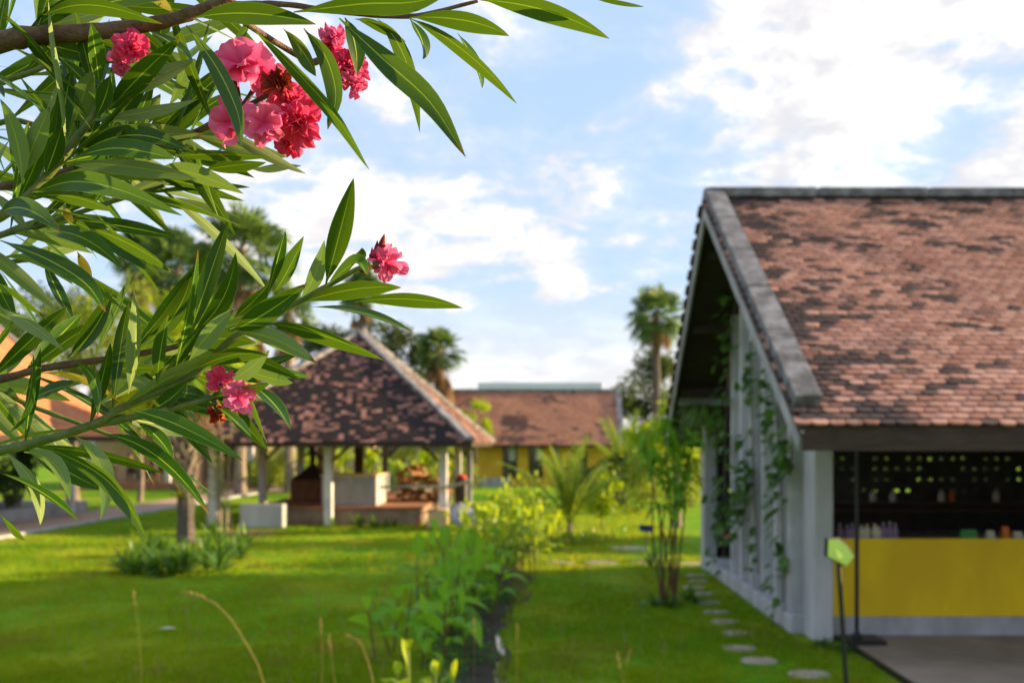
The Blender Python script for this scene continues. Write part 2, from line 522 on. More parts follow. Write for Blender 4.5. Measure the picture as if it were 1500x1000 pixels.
def oleander_leaf_mat(name, dark, light, rib, back, spots=False):
    m, t, o = new_mat(name)
    tc_ = t.n('ShaderNodeTexCoord')
    sp = t.n('ShaderNodeSeparateXYZ', None, i0=tc_.outputs['UV'])
    u, v = sp.outputs[0], sp.outputs[1]
    d_ = t.m('ABSOLUTE', t.m('SUBTRACT', u, 0.5))
    r_ = t.n('ShaderNodeAttribute', dict(attribute_name='rnd')).outputs['Fac']
    c = t.mix(r_, dark, light)
    n_ = t.noise(tc_.outputs['Object'], 55.0, 5, 0.6)
    c = t.mix(t.m('MULTIPLY', t.step(n_, 0.45, 0.8), 0.35), c, light)
    # fine side veins running out from the midrib
    ph = t.m('MULTIPLY', t.m('SUBTRACT', v, t.m('MULTIPLY', d_, 0.10)), 420.0)
    vein = t.step(t.m('SINE', ph), 0.35, 1.0)
    c = t.mix(t.m('MULTIPLY', vein, 0.10), c, tuple(x * 1.5 for x in light))
    g = t.n('ShaderNodeNewGeometry')
    bf = g.outputs['Backfacing']
    c = t.mix(t.m('MULTIPLY', bf, 0.75), c, back)
    hw = t.m('SUBTRACT', 0.042, t.m('MULTIPLY', v, 0.028))
    ribm = t.step(t.m('SUBTRACT', hw, d_), -0.006, 0.010)
    c = t.mix(t.m('MULTIPLY', ribm, 0.85), c, rib)
    tipn = t.noise(tc_.outputs['Object'], 9.0, 2)
    c = t.mix(t.m('MULTIPLY', t.step(v, 0.90, 0.97), t.step(tipn, 0.50, 0.58)), c, (.16, .07, .02))
    blot = t.step(t.noise(tc_.outputs['Object'], 230.0, 2), 0.70, 0.74)
    c = t.mix(t.m('MULTIPLY', blot, 0.5), c, (.17, .13, .03))
    edge = t.step(d_, 0.470, 0.497)
    c = t.mix(t.m('MULTIPLY', edge, 0.45), c, rib)
    if spots:
        s_ = t.step(t.noise(tc_.outputs['Object'], 160.0, 3), 0.60, 0.68)
        c = t.mix(s_, c, (.08, .03, .01))
    b = t.n('ShaderNodeBsdfPrincipled', None, Base_Color=c, Roughness=t.m('ADD', 0.40, t.m('MULTIPLY', bf, 0.25)))
    b.inputs['Specular IOR Level'].default_value = 0.16
    bp = t.n('ShaderNodeBump', None, Strength=0.22, Distance=0.0006, Height=t.m('ADD', vein, t.m('MULTIPLY', n_, 1.5)))
    t.put(b.inputs['Normal'], bp.outputs[0])
    tr = t.n('ShaderNodeBsdfTranslucent', None, Color=t.mix(0.5, c, (.26, .48, .02)))
    mx = t.n('ShaderNodeMixShader', None, i0=0.22, i1=b.outputs[0], i2=tr.outputs[0])
    t.put(o.inputs[0], mx.outputs[0])
    return m


def petal_mat(name, inner, outer, transl=.4):
    m, t, o = new_mat(name)
    tc_ = t.n('ShaderNodeTexCoord')
    sp = t.n('ShaderNodeSeparateXYZ', None, i0=tc_.outputs['UV'])
    r_ = t.n('ShaderNodeAttribute', dict(attribute_name='rnd')).outputs['Fac']
    c = t.mix(t.step(sp.outputs[1], 0.15, 0.9), inner, outer)
    c = t.mix(t.m('MULTIPLY', r_, 0.4), c, tuple(x * 0.72 for x in inner))
    st = t.step(t.m('SINE', t.m('MULTIPLY', sp.outputs[0], 75.0)), 0.2, 1.0)
    c = t.mix(t.m('MULTIPLY', st, 0.10), c, (.85, .35, .45))
    n_ = t.noise(tc_.outputs['Object'], 90.0, 4)
    c = t.mix(t.m('MULTIPLY', t.step(n_, .5, .8), .25), c, tuple(x * .8 for x in inner))
    b = t.n('ShaderNodeBsdfPrincipled', None, Base_Color=c, Roughness=0.6)
    b.inputs['Specular IOR Level'].default_value = 0.2
    tr = t.n('ShaderNodeBsdfTranslucent', None, Color=c)
    mx = t.n('ShaderNodeMixShader', None, i0=transl, i1=b.outputs[0], i2=tr.outputs[0])
    t.put(o.inputs[0], mx.outputs[0])
    return m


M['ground'] = ground_mat()
M['water'] = water_mat()
M['oleaf'] = oleander_leaf_mat('oleander leaf', (.005, .034, .003), (.040, .110, .006), (.36, .46, .04), (.22, .29, .12))
M['oyellow'] = oleander_leaf_mat('yellowed oleander leaf', (.55, .30, .02), (.66, .42, .03), (.6, .5, .08), (.6, .4, .08), True)
M['petal'] = petal_mat('pink petals', (.80, .055, .25), (.86, .20, .45))
M['petal_red'] = petal_mat('deep pink petals', (.74, .022, .13), (.82, .09, .27), .4)
M['petal_old'] = petal_mat('withered petals', (.20, .012, .012), (.38, .035, .02), .2)

# ------------------------------------------------------------------ the ground
rng = random.Random(7)
nrg = np.random.default_rng(7)
g = MB()
g.add([(-1500, -300, 0), (1500, -300, 0), (1500, 2500, 0), (-1500, 2500, 0)], [(0, 1, 2, 3)])
structure('lawn', g, M['ground'])

ROOT_Z = 0.0


def patch(name, mat, pts, z, jit=0.0):
    """an irregular flat sheet on the lawn"""
    b = MB()
    b.add([(x, y, z) for x, y in pts], [tuple(range(len(pts)))])
    return structure(name, b, mat)


def ditch_x(y):
    return -0.55 + 0.12 * math.sin(y * 0.9) + 0.015 * (y - 9)


ys = np.linspace(5.0, 25.5, 42)
patch('ditch', M['soil'], [(ditch_x(y) - .33 - .10 * math.sin(y * 2.3), y) for y in ys] + [(ditch_x(y) + .21 + .08 * math.sin(y * 3.1), y) for y in ys[::-1]], .004)
for (a, b_, ox) in ((9.0, 10.3, .10), (10.6, 12.2, .16), (12.5, 13.6, .18), (14.2, 15.2, .14)):
    yy = np.linspace(a, b_, 9)
    patch('ditch_water', M['water'], [(ditch_x(y) + ox - .05 * math.sin(math.pi * (y - a) / (b_ - a)) ** .6 - .01, y) for y in yy] +
          [(ditch_x(y) + ox + .03 * math.sin(math.pi * (y - a) / (b_ - a)) ** .6 + .01, y) for y in yy[::-1]], .008)

# slab in front of the stall, brick path on the far left, bare patch on the lawn
b = MB(); b.box(3.38, 16, 2.0, 18.6, -.2, .035, bev=.012); structure('floor_slab', b, M['pad'])
b = MB(); b.bar((3.36, 2.0, .02), (3.36, 11.3, .02), .035, .06); structure('slab_edging', b, M['black'])
b = MB(); b.box(-14.5, -12.55, 6, 70, -.1, .05, bev=.02); structure('brick_path', b, M['path'])
b = MB(); b.box(-12.55, -12.42, 6, 70, -.1, .075, bev=.02); structure('path_kerb', b, M['concrete'])
b = MB(); b.box(-12.4, -4, 46.5, 50.5, -.1, .055, bev=.02); structure('cross_path', b, M['path'])
c0 = G(350, 782)
patch('bare_earth', M['brick'], [(c0[0] + .75 * math.cos(a) * (1 + .15 * math.sin(3 * a)), c0[1] + 1.4 * math.sin(a) * (1 + .2 * math.cos(2 * a))) for a in np.linspace(0, 2 * math.pi, 28)[:-1]], .004)

# stepping stones
spots = [(1185, 988, .50), (1112, 968, .46), (1083, 950, .42), (1078, 928, .43), (1062, 911, .42), (1048, 897, .42), (1040, 883, .40), (1030, 870, .40),
         (1018, 861, .44), (1022, 851, .38), (1020, 843, .42)]
ords = ['nearest', 'second', 'third', 'fourth', 'fifth', 'sixth', 'seventh', 'eighth', 'ninth', 'tenth', 'eleventh']


def stone(px, py, wd, label, group):
    c = G(px, py)
    n = 11
    b = MB()
    wd *= .84
    dp = wd * rng.uniform(.72, .95)
    ring = [(wd / 2 * abs(math.cos(a)) ** .7 * math.copysign(1, math.cos(a)) * rng.uniform(.93, 1.04), dp / 2 * abs(math.sin(a)) ** .7 * math.copysign(1, math.sin(a)) * rng.uniform(.93, 1.04))
            for a in np.linspace(0, 2 * math.pi, n + 1)[:-1]]
    V = [(x, y, -.02) for x, y in ring] + [(x, y, .012) for x, y in ring] + [(x * .93, y * .93, .020) for x, y in ring]
    f = [tuple(range(2 * n, 3 * n))]
    for r in range(2):
        for i in range(n):
            j = (i + 1) % n
            f.append((r * n + i, r * n + j, r * n + n + j, r * n + n + i))
    b.add(np.array(V) + c, f)
    o = b.build('stepping_stone', M['stone'], origin=c)
    tag(o, label, 'stepping stone', group)


for i, (px, py, wd) in enumerate(spots):
    stone(px, py, wd, f'flat stepping stone beside the louvred wall, {ords[i]} from the near end of its row', 'stepping stones along the louvred wall')
for px, py, wd, lab in ((1015, 826, .75, 'sunlit stepping stone against the far corner pillar of the stall'), (945, 824, .7, 'stepping stone of the cross path nearest the thin tree clump'),
                        (882, 824, .75, 'stepping stone of the cross path between two others on sunlit grass'), (820, 824, .7, 'stepping stone of the cross path closest to the planted ditch'),
                        (920, 803, 1.0, 'pale long stepping stone on sunlit grass beyond the cross path')):
    stone(px, py, wd, lab, 'stepping stones across the lawn')


# ------------------------------------------------------------------ roofs
def tiles(b, org, U, V, vlen, umin, umax, tw, ex, stainf, thick=.018, base=.0, seed=1, full=True):
    """overlapping fish-scale tiles on a slope: U along the eave, V up the slope"""
    r = random.Random(seed)
    org, U, V = np.asarray(org, float), nrm(U), nrm(V)
    N = nrm(np.cross(U, V))
    if N[2] < 0: N = -N
    rows = int(vlen / ex)
    ln = ex * 1.55
    if full:
        shp = [(-.5, ln), (-.5, .38 * ex), (-.27, .04 * ex), (.0, .0), (.27, .04 * ex), (.5, .38 * ex), (.5, ln)]
    else:
        shp = [(-.5, ln), (-.5, .15 * ex), (-.3, 0), (.3, 0), (.5, .15 * ex), (.5, ln)]
    k = len(shp)
    AV, AS, AR = [], [], []
    for i in range(rows):
        v0 = i * ex - .04
        lo, hi = umin(v0 + ex * .5), umax(v0 + ex * .5)
        u = lo + (tw * .5 if i % 2 else 0.0)
        while u < hi - tw * .25:
            uc = u + tw * .5
            st = stainf(uc, v0, r)
            rd = r.random()
            jw, jv, jn = r.uniform(-.006, .006), r.uniform(-.07, .07) * ex, r.uniform(0, .006)
            if r.random() < .012: jv -= ex * r.uniform(.2, .5)
            wav = .016 * (mnoise.noise(Vector((uc * .9, v0 * .9, 2.0))) + .6)
            top, bot = [], []
            for sx, sv in shp:
                uu = min(max(uc + sx * tw * .985 + jw, lo), hi)
                h = base + jn + wav + thick * (1.6 * (1 - sv / ln)) + .004
                p = org + U * uu + V * (v0 + sv + jv)
                top.append(p + N * (h + thick * .5))
                bot.append(p + N * (h - thick * .8))
            AV += top + bot[1:-1]
            m_ = k + k - 2
            AR += [rd] * m_
            AS += [st] * m_
            u += tw
    nt = len(AV) // (2 * k - 2)
    m_ = 2 * k - 2
    off = (np.arange(nt) * m_)[:, None]
    f1 = off + np.arange(k)[None, :]
    AV = np.array(AV); AR = np.array(AR); AS = np.array(AS)
    b.add(AV, f1, rnd=AR, stain=AS)
    sk = []
    for i in range(1, k - 2):
        sk.append(off + np.array([i, k + i - 1, k + i, i + 1])[None, :])
    b.loops.append((np.concatenate(sk) + b.n - len(AV)).ravel())
    b.sizes.append(np.full(len(sk) * nt, 4))


def clump(u, v, s, seed):
    return mnoise.fractal(Vector((u * s, v * s * 1.3, seed)), 0.9, 2.1, 4) * .5 + .5


# ------------------------------------------------------------------ the stall on the right (gable end towards the lawn)
E0, RID, E1 = 9.04, 13.9, 18.75
ZE, ZR = 2.36, 5.52
slope = (ZR - ZE) / (RID - E0)
sl_len = math.hypot(RID - E0, ZR - ZE)
XL, XR = 2.30, 15.0
stall = thing('tiled_stall', (2.95, 11.4, 0), 'open stall with steep terracotta roof, louvred gable and yellow counter front', 'stall')


def roof_z(y):
    return ZE + (min(y, 2 * RID - y) - E0) * slope


def verge_x(y):
    return XL - .07 * max(0, 1 - abs(y - RID) / (RID - E0))


b = MB()
for s_ in (1, -1):
    ya, yb = (E0, RID) if s_ > 0 else (E1, RID)
    p = [(XL, ya, ZE - .10), (XR, ya, ZE - .10), (XR, yb, ZR - .10), (XL - .07, yb, ZR - .10), (XL, ya, ZE), (XR, ya, ZE), (XR, yb, ZR), (XL - .07, yb, ZR)]
    b.hexa(p)
deck = b.build('roof', M['darkwood'], stall)


def stall_stain(u, v, r):
    x = clump(u, v, .8, 3.3) * .38 + clump(u * .55, v, 3.2, 9.1) * .62
    top = max(0, (v - 3.4) / 2.3) * .10
    edge = max(0, 1 - (u - .25) / .9) * .20
    low = .04 if v < .5 else 0
    val = x + top + edge + low + (r.random() - .5) * .34
    return min(1, max(0, (val - .515) * 3.6))


b = MB()
tiles(b, (XL, E0, ZE), (1, 0, 0), (0, RID - E0, ZR - ZE), sl_len, lambda v: -.05 - .07 * v / sl_len, lambda v: XR - XL, .150, .100, stall_stain, seed=3)
b.build('roof_tiles', M['tiles'], deck)
b = MB()
tiles(b, (XL, E1, ZE), (1, 0, 0), (0, RID - E1, ZR - ZE), sl_len, lambda v: -.05 - .07 * v / sl_len, lambda v: XR - XL, .24, .16, stall_stain, seed=4, full=False, thick=.012)
b.build('roof_tiles', M['tiles'], deck)
# verge coping in lengths, ridge cap, fascia, barge boards
b = MB()
nrmF = nrm((0, -(ZR - ZE), RID - E0))
cuts = [.10, .27, .45, .63, .81, 1.0]
for s_ in (1, -1):
    for a, c in zip([.04] + cuts[1:-1], cuts[1:]):
        def vp(t):
            y = E0 + (RID - E0) * t if s_ > 0 else E1 + (RID - E1) * t
            return np.array((XL + .13 - .07 * t, y, ZE + (ZR - ZE) * t + .095))
        p0, p1 = vp(a + .002), vp(c - .002)
        jz = rng.uniform(-.006, .006)
        b.bar(p0 + (0, 0, jz), p1 + (0, 0, jz), .25, .13)
b.build('verge_coping', M['coping'], deck)
b = MB()
x = XL - .04
while x < XR:
    x2 = x + 1.5
    b.box(x, x2 - .006, RID - .12, RID + .12, ZR + .01, ZR + .14 + rng.uniform(-.006, .006), bev=.02)
    x = x2
b.build('ridge_cap', M['coping'], deck)
b = MB()
b.box(XL + .03, XR, E0 - .005, E0 + .035, ZE - .22, ZE - .02)
b.build('fascia', M['darkwood'], deck)
b = MB(); b.box(XL + .03, XR, E1 - .035, E1 + .005, ZE - .22, ZE - .02)
b.build('fascia', M['darkwood'], deck)
b = MB()
for s_ in (1, -1):
    ya = E0 + .04 if s_ > 0 else E1 - .04
    p0, p1 = np.array((XL + .02, ya, ZE - .13)), np.array((XL - .05, RID, ZR - .13))
    b.bar(p0, p1, .035, .20)
b.build('barge_board', M['concrete'], deck)
b = MB()                                        # rafters and purlins under the boards
for k in range(1, 7):
    y = E0 + (E1 - E0) * k / 7
    b.box(XL + .1, XR, y - .04, y + .04, roof_z(y) - .25, roof_z(y) - .115)
b.build('purlins', M['darkwood'], deck)


def pillar(x0, x1, y0, y1, lab=None):
    b = MB()
    zt = min(roof_z(y0), roof_z(y1)) - .12
    b.box(x0, x1, y0, y1, 0, zt, bev=.012)
    return b.build('pillar', M['whitewash'], stall)


pillar(3.05, 3.27, 11.38, 11.83)
pillar(2.88, 3.10, 17.88, 18.28)
for x_ in (7.2, 11.2):
    pillar(x_, x_ + .22, 11.75, 12.0)
for y in (12.16, 12.86, 13.60, 14.36, 15.08, 15.80):           # upright fins of the gable
    b = MB()
    zt = roof_z(y) - .14
    b.hexa([(2.96, y - .045, .22), (3.24, y - .045, .22), (3.24, y + .045, .22), (2.96, y + .045, .22)] +
           [(2.96, y - .045, roof_z(y - .045) - .13), (3.24, y - .045, roof_z(y - .045) - .13), (3.24, y + .045, roof_z(y + .045) - .13), (2.96, y + .045, roof_z(y + .045) - .13)])
    b.build('fin', M['white'], stall)
b = MB(); b.box(2.90, 3.30, 11.84, 17.87, 0, .22, bev=.015); b.build('kerb', M['whitewash'], stall)
b = MB()                                        # rough block screen behind the fins, with sunk joints
y = 11.84
while y < 15.85:
    z = .22
    while z < roof_z(y) - .2:
        o_ = rng.uniform(-.012, .012)
        z1 = min(z + .19, roof_z(y) - .15)
        b.box(3.265 + o_, 3.34, y + .004, y + .316, z + .005, z1)
        z += .20
    y += .32
b.box(3.325, 3.39, 11.84, 15.85, .22, 4.0)
b.add([(3.325, 15.85, .22), (3.39, 15.85, .22), (3.39, 17.87, .22), (3.325, 17.87, .22), (3.325, 15.85, .62), (3.39, 15.85, .62), (3.39, 17.87, .62), (3.325, 17.87, .62)],
      np.array([[3, 2, 1, 0], [4, 5, 6, 7], [0, 1, 5, 4], [1, 2, 6, 5], [2, 3, 7, 6], [3, 0, 4, 7]]))
b.hexa([(3.325, 15.86, 2.95), (3.39, 15.86, 2.95), (3.39, 17.87, 2.78), (3.325, 17.87, 2.78), (3.325, 15.86, roof_z(15.86) - .15), (3.39, 15.86, roof_z(15.86) - .15), (3.39, 17.87, roof_z(17.87) - .15), (3.325, 17.87, roof_z(17.87) - .15)])
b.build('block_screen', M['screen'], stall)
b = MB(); b.box(2.40, 3.3, 17.6, 17.86, 2.86, 3.0, bev=.012); ledge = b.build('ledge', M['concrete'], stall)
b = MB(); b.box(3.12, 3.30, 15.95, 17.8, .60, .66); b.build('sill', M['brick'], stall)
# breeze-block back wall with open holes, some filled in so they read dark
b = MB()
yw0, yw1 = 18.30, 18.42
b.box(3.1, XR - .2, yw0, yw1, 0, 1.26)
zz = 1.26
ZH = [1.34, 1.54, 1.73, 1.91, 2.09, 2.27]
for z in ZH:
    b.box(3.1, XR - .2, yw0, yw1, zz, z)
    x = 3.1
    while x < XR - .4:
        b.box(x, x + (.088 if rng.random() < .6 else .197), yw0 + .002, yw1 - .002, z, z + .055)
        x += .198
    zz = z + .055
b.box(3.1, XR - .2, yw0, yw1, zz, roof_z(18.3) - .12)
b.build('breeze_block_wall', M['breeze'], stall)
b = MB()
prof_ = [(9.3, 0), (18.42, 0), (18.42, roof_z(18.42) - .13), (RID, ZR - .13), (9.3, roof_z(9.3) - .13)]
b.add([(x_, y_, z_) for x_ in (XR - .17, XR - .02) for y_, z_ in prof_], [(4, 3, 2, 1, 0), (5, 6, 7, 8, 9)] + [(i, (i + 1) % 5, 5 + (i + 1) % 5, 5 + i) for i in range(5)])
b.build('sun_blocking_wall', M['breeze'], stall)  # unseen wall, filled up to the roof to block low sun
b = MB(); b.box(3.28, XR - .2, 11.575, 11.60, .262, 1.13)
x = 3.28
while x < XR - .3:
    b.box(x, min(x + 2.44, XR - .2) - .0015, 11.56, 11.574, .26, 1.135)
    x += 2.44
b.build('counter_front', M['yellowboard'], stall)
b = MB(); b.box(3.28, XR - .2, 11.56, 12.15, .036, .258, bev=.008); b.build('counter_plinth', M['concrete'], stall)
b = MB(); b.box(3.28, XR - .2, 11.62, 12.3, 1.05, 1.10, bev=.006); b.build('counter_top', M['darkwood'], stall)
b = MB(); b.box(3.6, XR - .4, 17.8, 18.28, 1.02, 1.06); b.box(3.6, XR - .4, 17.95, 18.28, 1.16, 1.19)
b.build('wall_shelf', M['brownwood'], stall)
b = MB(); b.box(4.6, 9.5, 14.6, 15.3, .86, .90)
for x_ in (4.7, 9.35):
    for y_ in (14.65, 15.2): b.box(x_, x_ + .06, y_, y_ + .06, .036, .86)
t_ = b.build('work_table', M['steel']); tag(t_, 'long grey work table inside the dark stall behind the counter', 'table')


# goods on the counter
def bottle(px, h, r, mat, lab, grp, y=11.85, z0=1.10, kind='bottle', cat='bottle'):
    x = (px - VX) * y / FOC
    b = MB()
    b.lathe((x, y, z0), [(r * .9, 0), (r, .01), (r, h * .62), (r * .8, h * .74), (r * .42, h * .82), (r * .42, h * .95)], 14)
    o = b.build(kind, mat, origin=(x, y, z0), smooth=True)
    tag(o, lab, cat, grp)
    c = MB(); c.lathe((x, y, z0), [(r * .46, h * .95), (r * .46, h), (r * .3, h * 1.01)], 12)
    q = c.build('cap', M['cream'], smooth=True, parent=o)
    return o


for i, (px, h, mt) in enumerate(((1230, .19, 'purple'), (1241, .17, 'purple'), (1248, .19, 'purple'), (1262, .17, 'cream'), (1270, .18, 'cream'), (1281, .19, 'cream'), (1286, .16, 'cream'), (1294, .20, 'purple'), (1303, .21, 'purple'), (1311, .19, 'purple'))):
    nm = 'mauve' if mt == 'purple' else 'cream'
    bottle(px, h * .95, .036, M[mt], f'{nm} bottle on the stall counter, {ords[i]} from the corner pillar' if i else 'mauve bottle on the stall counter, closest to the corner pillar', 'bottles lined up on the stall counter')
for i, (px, mt, lab) in enumerate(((1279, 'cream', 'cream jar on the back shelf, closest to the corner pillar'), (1308, 'cream', 'cream jar on the back shelf, second from the corner pillar'), (1379, 'cream', 'tall pale jar beside an orange one on the back shelf'),
                                   (1394, 'orangepack', 'orange jar on the back shelf next to a pale jar'), (1459, 'cream', 'cream jar alone at the far end of the back shelf'))):
    bottle(px, .20, .06, M[mt], lab, 'jars on the back shelf', y=18.05, z0=1.19, kind='jar', cat='jar')


def packet(px, wpx, h, mat, lab):
    y = 11.85
    x, wd = (px - VX) * y / FOC, wpx * y / FOC
    b = MB()
    b.hexa([(x - wd / 2, y - .06, 1.10), (x + wd / 2, y - .06, 1.10), (x + wd / 2, y + .06, 1.10), (x - wd / 2, y + .06, 1.10),
            (x - wd * .42, y - .02, 1.10 + h), (x + wd * .42, y - .02, 1.10 + h), (x + wd * .42, y + .02, 1.10 + h * .96), (x - wd * .42, y + .02, 1.10 + h * .96)])
    b.box(x - wd * .42, x + wd * .42, y - .012, y + .012, 1.10 + h * .97, 1.10 + h * 1.1)
    tag(b.build('packet', mat, origin=(x, y, 1.10)), lab, 'packet')


packet(1418, 26, .10, M['greenpack'], 'low green packet on the stall counter')
packet(1450, 12, .09, M['cream'], 'small cream packet on the counter between green and orange ones')
packet(1472, 11, .13, M['orangepack'], 'orange packet standing on the stall counter')
packet(1490, 14, .08, M['cream'], 'pale packet on the counter beside the orange packet')

# black post on a flat base in front of the counter
x_ = (1255 - VX) * 11.2 / FOC
t_ = thing('post_stand', (x_, 11.2, .035), 'tall thin black post on a flat base before the yellow counter', 'post')
b = MB(); b.box(x_ - .13, x_ + .27, 11.0, 11.4, .036, .085, bev=.012); b.build('base', M['black'], t_)
b = MB(); b.tube([(x_, 11.2, .085), (x_, 11.2, 2.32)], .024, 10); b.lathe((x_, 11.2, .085), [(.06, 0), (.06, .02), (.03, .06)], 12); b.build('pole', M['black'], t_)

# green sign on a leaning black stake
Yg = 8.0
top, foot = P(1229, 815, Yg), G(1243, 1062)
foot = np.array(((1244 - VX) * Yg / FOC, Yg, -.05))
t_ = thing('garden_sign', (foot[0], Yg, 0), 'bright green pointed sign on a thin black stake beside the stall', 'sign')
b = MB(); b.tube([foot, top + (0, .03, .04)], .018, 8); b.build('stake', M['black'], t_)
SH = [P(x, y, Yg + (x - 1230) * .004) for x, y in ((1212, 790), (1211, 814), (1238, 828), (1249, 815), (1240, 800), (1227, 789))]
cpt = sum(SH) / 6
fn = nrm(np.cross(SH[2] - SH[0], SH[4] - SH[0]))
if fn[1] > 0: fn = -fn


def plate(b, pts, t0, t1, s=1.0, off=(0, 0, 0)):
    n = len(pts)
    V = [cpt + (q - cpt) * s + fn * t + off for t in (t0, t1) for q in pts]
    b.add(V, [tuple(range(n - 1, -1, -1)), tuple(range(n, 2 * n))] + [(i, (i + 1) % n, n + (i + 1) % n, n + i) for i in range(n)])


b = MB(); plate(b, SH, -.03, .0, 1.08, np.array((.010, 0, .006))); b.build('backing_board', M['black'], t_)
b = MB(); plate(b, SH, .0015, .012); pan = b.build('panel', M['greensign'], t_)
for (xa, ya, xb, yb) in ((1215, 804, 1233, 815), (1217, 811, 1229, 817)):
    q0, q1 = P(xa, ya, Yg), P(xb, yb, Yg)
    q0, q1 = [q - fn * np.dot(q - cpt, fn) for q in (q0, q1)]
    up2 = np.cross(fn, nrm(q1 - q0)) * .008
    b = MB(); plate(b, [q0 - up2, q1 - up2, q1 + up2, q0 + up2], .0135, .015); b.build('pale_strip', M['signtext'], pan)

# small navy board standing in a planted clump
c = P(947, 773, 19.3)
t_ = thing('name_board', (c[0], 19.3, 0), 'small navy board on a stick above a strap-leaved clump', 'sign')
b = MB(); b.tube([(c[0], 19.3, -.05), (c[0], 19.3, c[2])], .015, 6); b.build('stick', M['black'], t_)
b = MB(); b.hexa([c + q for q in ((-.13, -.03, -.06), (.13, -.03, -.08), (.13, -.01, -.08), (-.13, -.01, -.06), (-.13, .01, .07), (.13, .01, .05), (.13, .03, .05), (-.13, .03, .07))]); b.build('panel', M['bluesign'], t_)


# ------------------------------------------------------------------ the open pavilion with the blackened pyramid roof
PX0, PX1, PY0, PY1 = -9.55, -1.78, 26.5, 38.7
PC = np.array((-5.66, 32.6))
PZ, PT = 2.24, 5.66
pav = thing('open_pavilion', (PC[0], PC[1], 0), 'open pavilion on white posts under a blackened pyramid tile roof', 'pavilion')
RA, RB = np.array((PC[0], 32.3, PT)), np.array((PC[0], 33.0, PT))
cr = [np.array(q) for q in ((PX0, PY0, PZ), (PX1, PY0, PZ), (PX1, PY1, PZ), (PX0, PY1, PZ))]
b = MB()
tp = [RA, RA, RB, RB]
V = cr + [RA, RB] + [q - (0, 0, .10) for q in cr] + [RA - (0, 0, .14), RB - (0, 0, .14)]
b.add(V, [(0, 1, 4), (1, 2, 5, 4), (2, 3, 5), (3, 0, 4, 5), (7, 6, 10), (8, 7, 10, 11), (9, 8, 11), (6, 9, 11, 10), (0, 6, 7, 1), (1, 7, 8, 2), (2, 8, 9, 3), (3, 9, 6, 0)])
proof = b.build('roof', M['darkwood'], pav)


def pav_stain(u, v, r):
    x = clump(u, v, 1.1, 5.2) * .45 + clump(u * .7, v, 6.0, 1.7) * .55
    return min(1, max(0, (x + .275 - .035 * max(0, v - 3.2) + (r.random() - .5) * .66 - .50) * 6))


def far_stain_(u, v, r):
    x = clump(u, v, 1.0, 8.2) * .5 + clump(u, v, 3.0, 2.2) * .5
    return min(1, max(0, (x + (r.random() - .5) * .3 - .42) * 5))


def sparse_stain(u, v, r):  # few dark tiles, used on the left slope
    x = clump(u, v, .9, 8.2)
    return min(1, max(0, (x + (r.random() - .5) * .2 - .66) * 5))


b = MB()
vl = math.hypot(32.3 - PY0, PT - PZ)
wx = PX1 - PX0
tiles(b, (PX0, PY0, PZ), (1, 0, 0), (0, 32.3 - PY0, PT - PZ), vl, lambda v: wx / 2 * max(0, v) / vl, lambda v: wx - wx / 2 * max(0, v) / vl, .14, .10, pav_stain, seed=5, full=False)
b.build('roof_tiles', M['tiles_moss'], proof)
b = MB()
vl2 = math.hypot(wx / 2, PT - PZ)
ly = PY1 - PY0
tiles(b, (PX1, PY0, PZ), (0, 1, 0), (-wx / 2, 0, PT - PZ), vl2, lambda v: (32.3 - PY0) * max(0, v) / vl2, lambda v: ly - (PY1 - 33.0) * max(0, v) / vl2, .20, .14, far_stain_, seed=6, full=False)
b.build('roof_tiles', M['tiles_moss'], proof)
b = MB()
tiles(b, (PX0, PY0, PZ), (0, 1, 0), (wx / 2, 0, PT - PZ), vl2, lambda v: (32.3 - PY0) * max(0, v) / vl2, lambda v: ly - (PY1 - 33.0) * max(0, v) / vl2, .40, .28, sparse_stain, seed=7, full=False)
tiles(b, (PX0, PY1, PZ), (1, 0, 0), (0, 33.0 - PY1, PT - PZ), vl, lambda v: wx / 2 * max(0, v) / vl, lambda v: wx - wx / 2 * max(0, v) / vl, .40, .28, pav_stain, seed=8, full=False)
b.build('roof_tiles', M['tiles_moss'], proof)
for q, e in ((cr[0], RA), (cr[1], RA), (cr[2], RB), (cr[3], RB)):
    b = MB(); b.bar(q + (0, 0, .07), e + (0, 0, .07), .24, .13); b.build('hip_cap', M['coping'], proof)
b = MB(); b.bar(RA + (0, -.1, .08), RB + (0, .1, .08), .26, .16); b.build('ridge_cap', M['coping'], proof)
b = MB()
for a, c in zip(cr, cr[1:] + cr[:1]):
    b.bar(a + (0, 0, -.05), c + (0, 0, -.05), .04, .13)
b.build('fascia', M['darkwood'], proof)
posts = [(x, y) for y in (27.5, 32.4, 37.6) for x in (-8.75, -5.66, -2.58)]
for i, (x, y) in enumerate(posts):
    if (x, y) == (-5.66, 32.4): continue
    b = MB()
    b.box(x - .11, x + .11, y - .11, y + .11, 0, 2.22, bev=.012)
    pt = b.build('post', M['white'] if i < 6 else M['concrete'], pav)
    c = MB()
    if True:
        for sx in (-1, 1):
            if (x < -8 and sx < 0) or (x > -3 and sx > 0): continue
            c.bar((x + sx * .08, y, 1.72), (x + sx * .62, y, 2.2), .08, .09, upv=(0, 1, 0))
        c.bar((x, y + .1, 1.72), (x, y + .62, 2.2), .08, .09, upv=(1, 0, 0))
    c.build('brace', M['darkwood'], pt)
b = MB()
for y in (27.5, 32.4, 37.6): b.box(-8.9, -2.4, y - .07, y + .07, 2.20, 2.36)
for x in (-8.75, -5.66, -2.58): b.box(x - .07, x + .07, 27.58, 37.5, 2.205, 2.35)
b.build('beams', M['darkwood'], pav)
b = MB(); b.tube([(-5.9, 33.5, .3), (-5.9, 33.5, 4.2)], .15, 10); b.build('king_post', M['darkwood'], pav)
